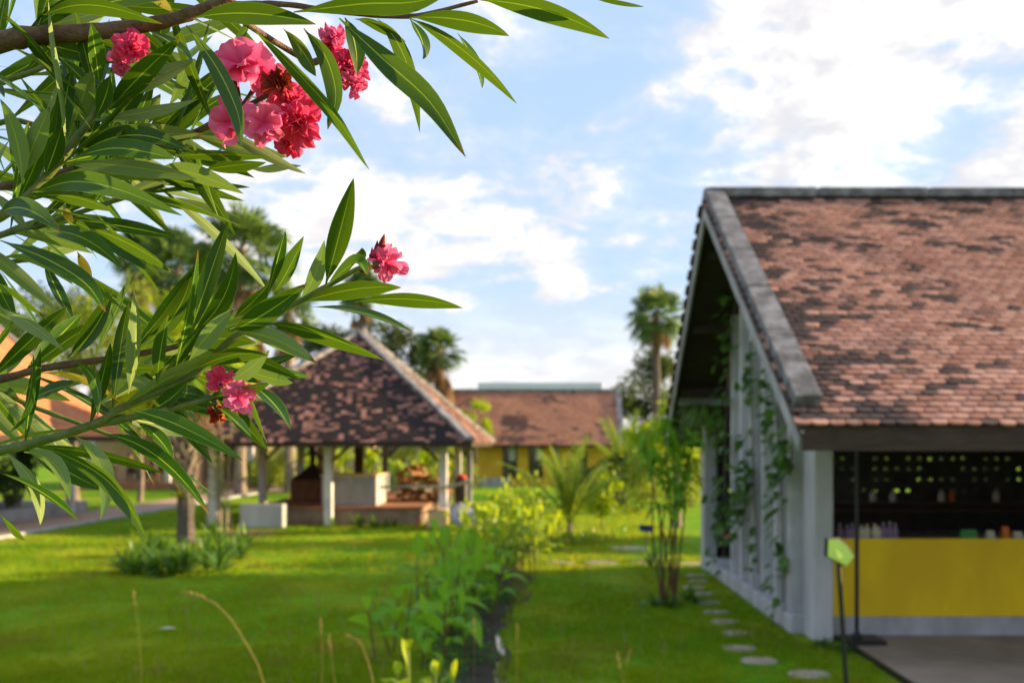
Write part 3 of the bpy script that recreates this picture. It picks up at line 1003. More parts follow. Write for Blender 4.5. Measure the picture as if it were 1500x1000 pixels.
b = MB(); b.box(-7.9, -3.2, 27.9, 37.2, 0, .42, bev=.02); pl = b.build('platform', M['platform'], pav)
b = MB(); b.box(-7.95, -3.15, 27.85, 37.25, .425, .49, bev=.01); b.build('platform_edge', M['brick'], pl)

# what stands in and about the pavilion
b = MB(); b.box(-7.86, -6.72, 26.85, 27.35, 0, .62, bev=.02)
tag(b.build('concrete_box', M['whitewash']), 'low pale concrete box on the grass before the pavilion platform', 'concrete box')
b = MB()
b.box(-6.0, -4.48, 28.2, 29.9, .492, 1.30, bev=.02)
bs = b.build('concrete_basin', M['concrete']); tag(bs, 'big square concrete basin between the front posts of the pavilion', 'basin')
b = MB(); b.box(-6.02, -4.46, 28.18, 28.36, 1.305, 1.36); b.box(-6.02, -4.46, 29.74, 29.92, 1.305, 1.36); b.box(-6.02, -5.84, 28.37, 29.73, 1.305, 1.36); b.box(-4.64, -4.46, 28.37, 29.73, 1.305, 1.36)
b.build('rim', M['beigewall'], bs)
b = MB(); b.box(-7.45, -6.42, 30.6, 31.9, .492, 1.14, bev=.03)
kl = b.build('brick_hearth', M['brownwood']); tag(kl, 'brown block hearth under a dark metal hood in the pavilion', 'hearth')
b = MB()
b.hexa([(-7.32, 30.75, 1.15), (-6.57, 30.75, 1.15), (-6.57, 31.75, 1.15), (-7.32, 31.75, 1.15), (-7.02, 31.1, 1.55), (-6.82, 31.1, 1.55), (-6.82, 31.4, 1.55), (-7.02, 31.4, 1.55)])
b.hexa([(-7.42, 30.7, 1.145), (-6.47, 30.7, 1.145), (-6.47, 31.8, 1.145), (-7.42, 31.8, 1.145), (-7.32, 30.75, 1.148 + .12), (-6.57, 30.75, 1.148 + .12), (-6.57, 31.75, 1.148 + .12), (-7.32, 31.75, 1.148 + .12)])
b.build('hood', M['darkwood'], kl)
b = MB(); b.tube([(-6.92, 31.25, 1.5), (-6.92, 31.25, 2.3)], .09, 10); b.build('flue', M['black'], kl)
b = MB(); b.box(-6.95, -6.45, 31.95, 32.35, .492, 2.1, bev=.02); b.build('chimney', M['beigewall'], kl)
# stacked firewood
fw = thing('firewood_stack', (-3.7, 31, .49), 'loose stack of split firewood on the pavilion platform', 'firewood')
r_ = random.Random(5)
b = MB()
for i in range(110):
    x = r_.uniform(-4.25, -2.75); h = .492 + r_.random() ** 1.1 * (1.05 if -4.2 < x < -3.5 else .75)
    y = 30.2 + r_.uniform(0, .8); a = r_.uniform(-.35, .35); l = r_.uniform(.4, .7); rr = r_.uniform(.045, .085)
    d = np.array((math.sin(a) * .6, math.cos(a), r_.uniform(-.15, .15)))
    b.tube([np.array((x, y, h)), np.array((x, y, h)) + d * l], rr, 6, rnd=r_.random())
b.build('split_logs', M['logend'], fw)
b = MB(); b.tube([P(556, 713, 27.25), P(615, 712, 27.25), P(655, 713, 27.25), P(691, 704, 27.25)], [.035, .04, .045, .05], 8)
tag(b.build('wooden_pole', M['stone']), 'long pale wooden pole tied level across the pavilion posts', 'pole')
b = MB(); b.box(-2.65, -2.1, 28.6, 28.9, 1.35, 1.39); 
b = MB(); b.tube([P(676, 735, 30.5), P(676, 700, 30.5)], .20, 10)
tag(b.build('dark_barrel', M['black']), 'dark upright barrel behind the corner post of the pavilion', 'barrel')
b = MB(); b.blob(P(676, 699, 30.5) , (.15, .14, .10), 10, 6)
tag(b.build('red_bucket', M['redcloth'], smooth=True), 'red bundle lying on top of the dark barrel', 'bundle')
# handcart lying by the corner post: red handle frame, pale box, grey round pan leaning
hc = thing('handcart', (-2.5, 26.7, 0), 'tipped handcart with red handles and a pale tub by the corner post', 'handcart')
Yh = 26.6
b = MB()
b.tube([P(607, 776, Yh), P(617, 752, Yh), P(640, 744, Yh)], .022, 6); b.tube([P(622, 777, Yh + .3), P(630, 757, Yh + .3), P(645, 745, Yh + .3)], .022, 6); b.tube([P(607, 776, Yh), P(622, 777, Yh + .3)], .02, 6)
b.build('handle', M['red'], hc)
b = MB()
q = P(640, 758, Yh + .4)
b.hexa([q + v for v in ((-.26, -.2, -.28), (.26, -.2, -.28), (.26, .3, -.28), (-.26, .3, -.28), (-.18, -.3, .26), (.30, -.3, .22), (.30, .35, .22), (-.18, .35, .26))])
b.build('tub', M['beigewall'], hc)
b = MB(); b.tube([P(645, 741, Yh), P(654, 738, Yh), P(662, 745, Yh), P(666, 752, Yh)], .03, 8); b.build('bent_pipe', M['white'], hc)
pn = P(681, 757, 26.3)
b = MB()
prof = [(0.0, -.10), (.16, -.085), (.28, -.035), (.36, 0), (.365, .012), (.28, -.015), (.16, -.065), (0.001, -.08)]
seg = 22
V, f = [], []
ax1, ax2, ax3 = nrm((.85, .1, -.5)), None, nrm((.30, -.88, .35))
ax2 = np.cross(ax3, ax1)
for rr, h in prof:
    for j in range(seg):
        a = 2 * math.pi * j / seg
        V.append(pn + ax1 * rr * 1.15 * math.cos(a) + ax2 * rr * .95 * math.sin(a) - ax3 * h)
for i in range(len(prof) - 1):
    for j in range(seg):
        f.append((i * seg + j, i * seg + (j + 1) % seg, i * seg + seg + (j + 1) % seg, i * seg + seg + j))
b.add(V, f)
pan = b.build('metal_pan', M['steel'], smooth=True, origin=(pn[0], pn[1], 0)); tag(pan, 'round grey metal pan leaning on its rim beside the handcart', 'pan')
b = MB(); b.tube([pn + (0, .02, .0) - ax3 * .02, (pn[0] + .05, pn[1] + .45, .0)], .02, 6); b.build('prop', M['darkwood'], pan)


# ------------------------------------------------------------------ the far yellow house
def window(b_parent, x, y, z0, z1, wd, pane_mat, light=True, nx=(1, 0), frame=None):
    """a tall window: frame, dark glass, and a pale upper pane"""
    f = MB()
    d = .06
    for (xa, xb, za, zb) in ((x - wd / 2 - d, x - wd / 2, z0 - d, z1 + d), (x + wd / 2, x + wd / 2 + d, z0 - d, z1 + d), (x - wd / 2, x + wd / 2, z1, z1 + d), (x - wd / 2, x + wd / 2, z0 - d, z0)):
        f.box(xa, xb, y - .05, y + .02, za, zb)
    fr = f.build('window', frame or M['darkwood'], b_parent)
    g_ = MB(); g_.box(x - wd / 2, x + wd / 2, y - .02, y + .0, z0, z1); g_.build('pane', M['glass'], fr)
    if light:
        c_ = MB(); c_.box(x - wd * .05, x + wd * .42, y - .035, y - .022, z0 + (z1 - z0) * .52, z1 - .02); c_.build('upper_pane', M['palepane'], fr)


HY = 53.0
hx0, hx1 = -5.0, 3.7
house = thing('yellow_house', (-2, HY, 0), 'long ochre-yellow house with dark windows under a brown tile roof', 'house')
b = MB(); b.box(hx0, hx1, HY, HY + 6, 0, 2.2); b.build('wall', M['yellowwall'], house)
b = MB()
hz0, hz1 = 2.16, 5.05
hx1r = 4.25
b.hexa([(hx0 - .6, HY - .8, hz0 - .12), (hx1r, HY - .8, hz0 - .12), (hx1r + .1, HY + 3, hz1 - .12), (hx0 - .6, HY + 3, hz1 - .12), (hx0 - .6, HY - .8, hz0), (hx1r, HY - .8, hz0), (hx1r + .1, HY + 3, hz1), (hx0 - .6, HY + 3, hz1)])
b.hexa([(hx1r, HY + 6.8, hz0 - .12), (hx0 - .6, HY + 6.8, hz0 - .12), (hx0 - .6, HY + 3, hz1 - .12), (hx1r + .1, HY + 3, hz1 - .12), (hx1r, HY + 6.8, hz0), (hx0 - .6, HY + 6.8, hz0), (hx0 - .6, HY + 3, hz1), (hx1r + .1, HY + 3, hz1)])
hr = b.build('roof', M['darkwood'], house)


def far_stain(u, v, r):
    x = clump(u, v, .5, 2.2) * .4 + clump(u * .5, v, 2.0, 4.4) * .6
    blk = .25 if 3.6 < u < 5.0 and 1.1 < v < 2.4 else 0
    return min(1, max(0, (x + blk + (r.random() - .5) * .16 - .57) * 5))


b = MB(); hv = math.hypot(3.8, hz1 - hz0)
tiles(b, (hx0 - .6, HY - .8, hz0), (1, 0, 0), (0, 3.8, hz1 - hz0), hv, lambda v: 0, lambda v: hx1r - hx0 + .6 + .1 * v / hv, .24, .17, far_stain, seed=11, full=False)
b.build('roof_tiles', M['tiles_far'], hr)
b = MB(); b.bar((hx1r - .05, HY - .8, hz0 + .06), (hx1r + .05, HY + 3, hz1 + .06), .3, .16); b.bar((hx1r - .05, HY + 6.8, hz0 + .06), (hx1r + .05, HY + 3, hz1 + .06), .3, .16); b.bar((hx0 - .6, HY + 3, hz1 + .07), (hx1r, HY + 3, hz1 + .07), .28, .16)
b.build('ridge_cap', M['coping'], hr)
for px in (684, 747, 785, 850):
    window(house, (px - VX) * HY / FOC, HY, .55 if px != 812 else 1.3, 2.1, .62, M['palepane'], px in (747, 785))
b = MB(); b.box(-1.02 + 1.75, -1.02 + 2.0, HY - .03, HY - .002, 1.2, 2.0); b.build('wall_panel', M['steel'], house)
b = MB(); b.box(-4.6, -1.5, HY - .35, HY - .01, 0, .45, bev=.02); b.build('plinth', M['concrete'], house)

x0, x1 = (700 - VX) * 72 / FOC, (883 - VX) * 72 / FOC
hall = thing('flat_roofed_hall', ((x0 + x1) / 2, 74, 0), 'flat hall with a pale blue roof edge rising behind the yellow house', 'building')
b = MB(); b.box(x0 + .3, x1 - .3, 72.3, 80, 0, 5.9); b.build('wall', M['white'], hall)
b = MB(); b.box(x0, x1, 72, 80.3, 5.9, 6.52, bev=.03); b.build('roof', M['bluesheet'], hall)

# ------------------------------------------------------------------ the long verandah house on the left
LX, LR = -13.3, -18.2
ly0, ly1 = 14.0, 33.3
lz0, lz1 = 2.42, 6.4
lh = thing('verandah_house', (-17, 24, 0), 'long verandah house with a bright orange tile roof beside the brick path', 'house')
b = MB()
b.hexa([(LR, ly0, lz1 - .14), (LX, ly0, lz0 - .14), (LX, ly1, lz0 - .14), (LR, ly1, lz1 - .14), (LR, ly0, lz1), (LX, ly0, lz0), (LX, ly1, lz0), (LR, ly1, lz1)])
b.hexa([(2 * LR - LX, ly0, lz0 - .14), (LR, ly0, lz1 - .14), (LR, ly1, lz1 - .14), (2 * LR - LX, ly1, lz0 - .14), (2 * LR - LX, ly0, lz0), (LR, ly0, lz1), (LR, ly1, lz1), (2 * LR - LX, ly1, lz0)])
lr = b.build('roof', M['darkwood'], lh)


def clean(u, v, r):
    return min(1, max(0, (clump(u, v, .7, 6.1) + (r.random() - .5) * .2 - .72) * 4))


b = MB(); lv = math.hypot(LR - LX, lz1 - lz0)
tiles(b, (LX, ly0, lz0), (0, 1, 0), (LR - LX, 0, lz1 - lz0), lv, lambda v: 0, lambda v: ly1 - ly0, .22, .16, clean, seed=21, full=False)
b.build('roof_tiles', M['tiles_new'], lr)
b = MB(); b.bar((LX, ly1, lz0 + .05), (LR, ly1, lz1 + .05), .26, .16, upv=(0, 0, 1)); b.bar((LR, ly0, lz1 + .07), (LR, ly1, lz1 + .07), .26, .16); b.build('verge_coping', M['coping'], lr)
for y in (18.4, 24.6, 30.8):
    b = MB(); b.box(-14.2, -14.0, y - .1, y + .1, .1, 2.95, bev=.01); b.build('post', M['white'], lh)
b = MB(); b.box(-22, -14.55, ly0, ly1 - .3, 0, .38, bev=.02); b.build('verandah_floor', M['concrete'], lh)
b = MB(); b.box(-22, -17.2, ly0, ly1 - 1.0, .385, 3.0); b.build('wall', M['brownwood'], lh)

# second house behind it, its render wall lightened to look sunlit, and porch
sh = thing('beige_house', (-18, 51, 0), 'beige rendered house with a grey roof at the end of the path', 'house')
b = MB(); b.box(-23, -13.9, 52, 58, 0, 3.0); b.build('wall', M['beigewall'], sh)
b = MB()
b.hexa([(-23.4, 49.0, 2.75), (-13.2, 49.0, 2.75), (-13.2, 55, 5.3), (-23.4, 55, 5.3), (-23.4, 49.0, 2.87), (-13.2, 49.0, 2.87), (-13.2, 55, 5.42), (-23.4, 55, 5.42)])
b.hexa([(-13.2, 61, 2.75), (-23.4, 61, 2.75), (-23.4, 55, 5.3), (-13.2, 55, 5.3), (-13.2, 61, 2.87), (-23.4, 61, 2.87), (-23.4, 55, 5.42), (-13.2, 55, 5.42)])
b.build('roof', M['coping'], sh)
b = MB(); b.box(-23, -13.6, 49.2, 51.99, 0, .35, bev=.02); b.build('porch_floor', M['brick'], sh)
for x in (-21.5, -17.9, -13.9):
    b = MB(); b.box(x - .12, x + .12, 49.3, 49.54, .35, 2.8, bev=.01); b.build('post', M['white'], sh)
window(sh, -19.2, 51.99, .9, 2.2, .9, M['palepane'], False)
b = MB(); b.box(-16.0, -15.1, 51.95, 51.99, .36, 2.3); b.build('door', M['brownwood'], sh)
# low garden wall with beige piers beyond the pavilion
gw = thing('garden_wall', (-12, 49, 0), 'low beige garden wall with square piers seen through the pavilion', 'wall')
b = MB(); b.box(-13.0, -8.6, 51.0, 51.25, 0, 1.05, bev=.02); b.build('low_wall', M['beigewall'], gw)
for x in (-12.9, -8.5, -11.0):
    b = MB(); b.box(x - .28, x + .28, 50.85, 51.4, 0, 2.35, bev=.02); b.build('pier', M['beigewall'], gw)
# grey house glimpsed between the pavilion posts
gh = thing('grey_house', (-4.5, 62, 0), 'pale grey house half hidden behind the banana plants', 'house')
b = MB(); b.box(-11.5, -5.2, 60, 66, 0, 2.6); b.build('wall', M['white'], gh)
b = MB(); b.hexa([(-12, 59.4, 2.6), (-4.8, 59.4, 2.6), (-4.8, 66.6, 2.6), (-12, 66.6, 2.6), (-10, 62.5, 4.0), (-7, 62.5, 4.0), (-7, 63.5, 4.0), (-10, 63.5, 4.0)]); b.build('roof', M['coping'], gh)
for x in (-10.4, -8.6, -6.6): window(gh, x, 60, .9, 2.1, .8, M['palepane'], False)


# ------------------------------------------------------------------ plants
def unit_dirs(r, n, zlo=-1, zhi=1):
    z = r.uniform(zlo, zhi, n); a = r.uniform(0, 2 * math.pi, n); q = np.sqrt(1 - z * z)
    return np.stack([q * np.cos(a), q * np.sin(a), z], 1)


def leaf_cloud(b, c, rad, n, size, r, shell=.55, tone=0.5):
    """n small pointed leaves spread through a lumpy ellipsoid"""
    c, rad = np.asarray(c, float), np.broadcast_to(np.asarray(rad, float), (3,))
    d = unit_dirs(r, n)
    k = shell + (1 - shell) * r.random(n) ** .6
    lump = 1 + .22 * np.sin(d[:, 0] * 5 + c[0] * 3) * np.sin(d[:, 1] * 4 + c[2]) + .15 * np.sin(d[:, 2] * 6 + c[1])
    p = c + d * rad * (k * lump)[:, None]
    ax = unit_dirs(r, n); ax[:, 2] -= .35; ax /= np.linalg.norm(ax, axis=1)[:, None]
    sd_ = np.cross(ax, unit_dirs(r, n)); sd_ /= np.linalg.norm(sd_, axis=1)[:, None] + 1e-9
    L = size * r.uniform(.6, 1.4, n)[:, None]
    W = L * .42
    nn = np.cross(ax, sd_) * L * .12
    V = np.stack([p, p + ax * L * .5 - sd_ * W * .5 + nn, p + ax * L, p + ax * L * .5 + sd_ * W * .5 + nn], 1).reshape(-1, 3)
    f = (np.arange(n) * 4)[:, None] + np.arange(4)[None, :]
    b.add(V, f, rnd=np.repeat(np.clip(tone + r.normal(0, .25, n), 0, 1), 4))


def tree(name, loc, crown, label, cat='tree', trunk_h=None, tr=.12, mat='broad', size=.22, dens=1.0, seed=1, group=None, trunkmat='bark', npc=420):
    """crown: list of (dx, dy, z, rx, rz) lumps"""
    r = np.random.default_rng(seed)
    t = thing(name, loc, label, cat, group)
    loc = np.asarray(loc, float)
    b = MB()
    zc = max(c[2] for c in crown) if trunk_h is None else trunk_h
    p = [loc + (0, 0, -.05)]
    for i in range(1, 5):
        p.append(loc + (r.normal(0, .03) * zc * .4, r.normal(0, .03) * zc * .4, zc * .8 * i / 4))
    b.tube(p, np.linspace(tr, tr * .45, 5), 8)
    for (dx_, dy_, z, rx, rz) in crown:
        a = p[2] + (p[4] - p[2]) * r.random()
        e = loc + (dx_, dy_, z)
        b.tube([a, (a + e) / 2 + (0, 0, -.1 * rz), e], [tr * .4, tr * .25, tr * .1], 6)
    b.build('trunk', M[trunkmat], t)
    b = MB()
    for (dx_, dy_, z, rx, rz) in crown:
        for q in range(5):
            d = r.normal(0, .45, 3)
            leaf_cloud(b, loc + (dx_ + d[0] * rx, dy_ + d[1] * rx, z + d[2] * rz), (rx * .55, rx * .55, rz * .5), int(npc * dens / 3), size, r, .35, tone=r.uniform(.3, .7))
    b.build('crown', M[mat], t)
    return t


def fan_leaf(b, c, d, petl, rad, r, tone, droop=.25, spread=125, ns=20, dead=False):
    d = nrm(d)
    side = nrm(np.cross(d, (0.02, .03, 1)))
    side = rot(side, d, r.uniform(-.7, .7))
    up_ = np.cross(side, d)
    e = c + d * petl - np.array((0, 0, .06)) * petl
    b.bar(c, e, .05, .04, rnd=tone)
    V, f = [], []
    for i in range(ns):
        a = R(-spread + 2 * spread * i / (ns - 1)) + r.normal(0, .02)
        q = d * math.cos(a) + side * math.sin(a)
        L = rad * (0.82 + .22 * math.cos(a * .8)) * r.uniform(.9, 1.08)
        wv = np.cross(q, up_) * rad * .085
        lift = up_ * rad * (.06 if i % 2 else -.02) + up_ * .12 * rad * abs(math.sin(a))
        m = e + q * L * .6 + lift - np.array((0, 0, droop * .25 * L))
        tip = e + q * L + lift * .8 - np.array((0, 0, droop * L * (1.0 if not dead else 1.6)))
        k = len(V)
        V += [e, m - wv, tip, m + wv]
        f.append((k, k + 1, k + 2, k + 3))
    b.add(V, np.array(f), rnd=min(1, max(0, tone)))


def fan_palm(loc, h, rad, label, seed, tr=.2, skirt=.5, nl=34, group=None, mat='fan', tone=.5, swell=True, cat='palm tree', tmat='trunk'):
    r = np.random.default_rng(seed)
    loc = np.asarray(loc, float)
    t = thing('fan_palm', loc, label, cat, group)
    n = 14
    lean = r.normal(0, .012, 2) * h
    p = [loc + (lean[0] * (i / n) ** 2, lean[1] * (i / n) ** 2, -.1 + (h + .1) * i / n) for i in range(n + 1)]
    b = MB()
    rr = [tr * (1.25 if i == 0 else 1.0) * (1 + (.12 if i % 2 else -.04)) for i in range(n + 1)]
    b.tube(p, rr, 10, wob=.12, rng=random.Random(seed))
    b.build('trunk', M[tmat], t)
    top = p[-1]
    b = MB()
    for i in range(nl):
        el = R(88 - 128 * ((i + .5) / nl) ** .85)
        az = i * 2.399 + r.normal(0, .2)
        d = np.array((math.cos(az) * math.cos(el), math.sin(az) * math.cos(el), math.sin(el)))
        fan_leaf(b, top + (0, 0, -.1 * rad), d, rad * r.uniform(.44, .66), rad * r.uniform(.40, .52), r, tone + r.normal(0, .2), droop=.15 + .25 * (1 - math.sin(el)))
    b.build('crown', M[mat], t)
    if skirt > 0:
        b = MB()
        for i in range(int(26 * min(1, skirt + .4))):
            az = i * 2.399
            z = -rad * (.15 + skirt * 1.5 * r.random())
            d = np.array((math.cos(az) * .75, math.sin(az) * .75, -.75 + r.normal(0, .15)))
            fan_leaf(b, top + (0, 0, z), d, rad * .26, rad * r.uniform(.3, .42), r, r.random(), droop=.5, spread=70, ns=11, dead=True)
        b.build('dead_leaves', M['deadfan'], t)
    return t


def frond(b, base, az, el, L, nl, lw, r, tone, arch=.9):
    base = np.asarray(base, float)
    h = np.array((math.cos(az), math.sin(az), 0))
    pts = []
    p = base.copy(); e = el
    for i in range(13):
        pts.append(p.copy())
        p = p + (h * math.cos(e) + np.array((0, 0, math.sin(e)))) * L / 12
        e -= arch / 12 * (0.5 + i / 12)
    pts = np.array(pts)
    b.tube(pts, np.linspace(.022, .006, 13), 5, rnd=tone)
    for i in range(nl):
        tt = .14 + .86 * i / (nl - 1)
        k = min(11, int(tt * 12)); q = pts[k] + (pts[k + 1] - pts[k]) * (tt * 12 - k)
        tan = nrm(pts[k + 1] - pts[k])
        sd_ = nrm(np.cross(tan, (0, 0, 1)) + 1e-6)
        ll = lw * (math.sin(math.pi * min(1, tt * .86 + .12)) ** .7) + .06
        for s_ in (-1, 1):
            d = nrm(sd_ * s_ + tan * .75 + np.array((0, 0, .28 + r.normal(0, .08))))
            b.strap(q, d, ll * r.uniform(.88, 1.1), .062, droop=.30 + r.random() * .2, seg=3, prof='strap', fold=.3, rnd=min(1, max(0, tone + r.normal(0, .15))))


def coconut(loc, h, L, label, seed, nf=12, nl=28, lw=.50, tone=.5):
    r = np.random.default_rng(seed)
    loc = np.asarray(loc, float)
    t = thing('coconut_palm', loc, label, 'palm tree')
    b = MB(); b.tube([loc + (0, 0, -.05), loc + (.02, 0, h * .5), loc + (0.03, 0, h)], [.085, .06, .05], 8, wob=.2, rng=random.Random(seed))
    b.build('trunk', M['trunk'], t)
    b = MB()
    for i in range(nf):
        el = R(87 - 42 * (i / nf) ** 1.3)
        frond(b, loc + (.03, 0, h - .05), i * 2.399 + .4, el, L * r.uniform(.85, 1.08), nl, lw, r, tone + r.normal(0, .15), arch=.45 + .5 * i / nf)
    b.build('fronds', M['coco'], t)
    return t


def rosette(b, c, n, L, W, r, tone=.5, elo=15, ehi=80, droop=.5, seg=5, prof='strap'):
    for i in range(n):
        az = i * 2.399 + r.normal(0, .3); el = R(r.uniform(elo, ehi))
        d = (math.cos(az) * math.cos(el), math.sin(az) * math.cos(el), math.sin(el))
        b.strap(c, d, L * r.uniform(.7, 1.1), W * r.uniform(.8, 1.15), droop=droop * r.uniform(.5, 1.4), seg=seg, prof=prof, rnd=min(1, max(0, tone + r.normal(0, .22))))


def strap_clump(name, loc, n, L, W, label, seed, mat='dracaena', cat='plant', group=None, tone=.5, heads=3, spread=.25, droop=.5, part='leaves', elo=15, ehi=80):
    r = np.random.default_rng(seed)
    loc = np.asarray(loc, float)
    b = MB()
    for k in range(heads):
        c = loc + (r.normal(0, spread), r.normal(0, spread), 0)
        rosette(b, c, n, L * r.uniform(.8, 1.1), W, r, tone, elo, ehi, droop=droop)
    o = b.build(name, M[mat], origin=loc)
    return tag(o, label, cat, group)


def ginger(loc, h, ns, label, seed, mat='ginger', tone=.5, spread=.22, lw=.135, ll=.43, group='broad-leaved plants along the ditch', cat='plant', lean=.18, stem='stem'):
    """leaning stems with alternate broad leaves"""
    r = np.random.default_rng(seed)
    loc = np.asarray(loc, float)
    t = thing('ginger_plant', loc, label, cat, group)
    s_, b = MB(), MB()
    for i in range(ns):
        c = loc + (r.normal(0, spread), r.normal(0, spread * 1.3), 0)
        hh = h * r.uniform(.6, 1.08)
        d = np.array((r.normal(0, lean), r.normal(0, lean), 1.0))
        p = [c + (0, 0, -.03), c + d * hh * .5, c + d * hh * .85 + (0, 0, 0)]
        s_.tube(p, [.012, .010, .006], 5, rnd=r.random())
        az0 = r.uniform(0, 6.28)
        nl = r.integers(4, 7)
        for k in range(nl):
            tt = .28 + .72 * (k + .5) / nl
            q = c + d * hh * .85 * tt
            az = az0 + (k % 2) * math.pi + r.normal(0, .45)
            el = R(r.uniform(18, 62)) if k < nl - 1 else R(82)
            dd = (math.cos(az) * math.cos(el), math.sin(az) * math.cos(el), math.sin(el))
            b.strap(q, dd, ll * r.uniform(.75, 1.2), lw * r.uniform(.75, 1.2), droop=r.uniform(.25, .8), seg=6, prof='broad', fold=.35, rnd=min(1, max(0, tone + r.normal(0, .25))), twist=r.normal(0, .35))
    s_.build('stems', M[stem], t)
    b.build('leaves', M[mat], t)
    return t


# --- palms and trees of the skyline
fan_palm(P(962, 640, 60) * (1, 1, 0), 9.9, 2.05, 'tall slim fan palm with a round crown just left of the stall roof', 31, tr=.23, tmat='darktrunk', skirt=.2, tone=.8)
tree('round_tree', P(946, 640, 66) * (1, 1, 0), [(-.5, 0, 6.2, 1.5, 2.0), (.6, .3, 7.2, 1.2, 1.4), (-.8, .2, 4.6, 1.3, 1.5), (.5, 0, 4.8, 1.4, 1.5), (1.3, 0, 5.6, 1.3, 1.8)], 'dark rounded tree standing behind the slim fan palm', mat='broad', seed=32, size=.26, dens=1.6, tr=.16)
fan_palm(P(352, 640, 44) * (1, 1, 0), 10.6, 2.5, 'tall fan palm with the brightest crown, its brown dead leaves hanging low', 33, tr=.24, skirt=1.3, nl=32, tone=.62)
fan_palm(P(262, 640, 50) * (1, 1, 0), 10.8, 2.4, 'dark fan palm to the left of the brightest crown', 34, tr=.24, skirt=.6, nl=32, tone=.25)
fan_palm(P(212, 640, 54) * (1, 1, 0), 12.3, 1.9, 'dark fan palm rising highest beside the yellow-green tree', 35, tr=.24, skirt=.6, nl=30, tone=.25)
fan_palm(P(425, 640, 46) * (1, 1, 0), 8.2, 1.5, 'shorter fan palm with a shaggy brown skirt behind the near trunk', 36, tr=.24, skirt=1.6, nl=26, tone=.4)
fan_palm(P(305, 640, 52) * (1, 1, 0), 9.2, 1.9, 'dark fan palm low between two taller crowns', 29, tr=.24, skirt=.9, nl=40, tone=.25)
fan_palm(P(528, 640, 72) * (1, 1, 0), 13.2, 1.9, 'distant fan palm behind the single pink bloom', 37, tr=.2, skirt=1.5, tone=.35)
fan_palm(P(640, 640, 55) * (1, 1, 0), 7.4, 1.55, 'shaggy fan palm right of the pavilion roof peak', 38, tr=.22, skirt=.9, nl=34, tone=.4)
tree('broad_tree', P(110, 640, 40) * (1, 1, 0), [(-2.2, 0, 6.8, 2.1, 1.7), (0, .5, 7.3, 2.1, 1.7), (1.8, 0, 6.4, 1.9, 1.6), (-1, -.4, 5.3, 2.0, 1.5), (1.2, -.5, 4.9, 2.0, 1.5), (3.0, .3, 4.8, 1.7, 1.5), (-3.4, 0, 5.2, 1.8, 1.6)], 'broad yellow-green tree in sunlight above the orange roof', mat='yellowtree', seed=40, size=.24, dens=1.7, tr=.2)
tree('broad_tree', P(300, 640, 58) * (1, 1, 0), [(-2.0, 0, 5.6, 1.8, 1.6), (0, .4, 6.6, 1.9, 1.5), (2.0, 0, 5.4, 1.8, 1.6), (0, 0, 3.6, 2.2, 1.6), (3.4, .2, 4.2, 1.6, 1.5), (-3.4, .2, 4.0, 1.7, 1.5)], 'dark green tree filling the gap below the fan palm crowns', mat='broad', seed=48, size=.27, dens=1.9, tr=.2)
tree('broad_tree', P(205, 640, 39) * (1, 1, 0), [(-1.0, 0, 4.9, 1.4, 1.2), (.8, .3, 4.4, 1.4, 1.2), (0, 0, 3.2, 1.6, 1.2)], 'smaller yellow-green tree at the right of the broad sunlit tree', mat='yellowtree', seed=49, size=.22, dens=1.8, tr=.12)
tree('broad_tree', P(30, 640, 52) * (1, 1, 0), [(-1.5, 0, 8.6, 1.8, 1.6), (1, .5, 9.0, 1.8, 1.6), (-.5, 0, 6.6, 2, 1.6), (2, .5, 7.0, 1.6, 1.5)], 'taller darker tree at the edge behind the yellow-green tree', mat='broad', seed=41, size=.28, dens=1.5, tr=.22)
tree('broad_tree', P(488, 640, 62) * (1, 1, 0), [(-1.2, 0, 8.2, 1.4, 1.0), (.6, 0, 8.4, 1.5, 1.1), (2.2, 0, 8.3, 1.4, 1.0), (0.6, 0, 6.4, 2, 1.5)], 'dark treetop showing behind the left slope of the pavilion roof', mat='broad', seed=42, size=.26, dens=1.6)
tree('broad_tree', P(588, 640, 60) * (1, 1, 0), [(-.4, 0, 8.3, 1.3, 1.1), (.6, 0, 7.5, 1.3, 1.2), (.2, 0, 6.2, 1.4, 1.2)], 'green tree between the pavilion peak and the shaggy fan palm', mat='broad', seed=43, size=.26, dens=1.6)
tree('slim_tree', G(697, 714), [(-.4, 0, 3.7, .5, .35), (.15, 0, 4.0, .5, .38), (-.1, 0, 3.2, .35, .35), (.5, 0, 3.3, .35, .5)], 'slim lime-green young tree between the pavilion and the yellow house', mat='lime', seed=44, size=.17, dens=.45, tr=.05)
tree('grey_trunk_tree', G(992, 772), [(-.3, 0, 3.0, .85, .6), (.6, .1, 2.8, .75, .55), (.1, 0, 2.3, .8, .5), (-.8, .1, 2.4, .6, .5), (.2, .2, 3.4, .5, .4)], 'small tree with a pale grey trunk beyond the thin dark clump', mat='lime', seed=45, size=.15, dens=.8, tr=.13)
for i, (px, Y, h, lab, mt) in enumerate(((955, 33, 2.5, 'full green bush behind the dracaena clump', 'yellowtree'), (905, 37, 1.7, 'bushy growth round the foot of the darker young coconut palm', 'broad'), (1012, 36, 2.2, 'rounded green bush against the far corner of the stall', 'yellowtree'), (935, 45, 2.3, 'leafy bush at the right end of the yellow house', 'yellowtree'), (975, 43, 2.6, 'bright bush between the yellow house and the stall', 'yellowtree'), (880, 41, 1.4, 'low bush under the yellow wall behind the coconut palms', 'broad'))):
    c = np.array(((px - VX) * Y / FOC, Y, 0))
    tree('bush', c, [(-.5, 0, h * .65, .7, h * .4), (.5, .2, h * .7, .7, h * .36), (0, 0, h * .35, .9, h * .35), (.1, 0, h * .9, .5, h * .2)], lab, 'bush', mat=mt, seed=50 + i, size=.16, dens=.8, tr=.06)

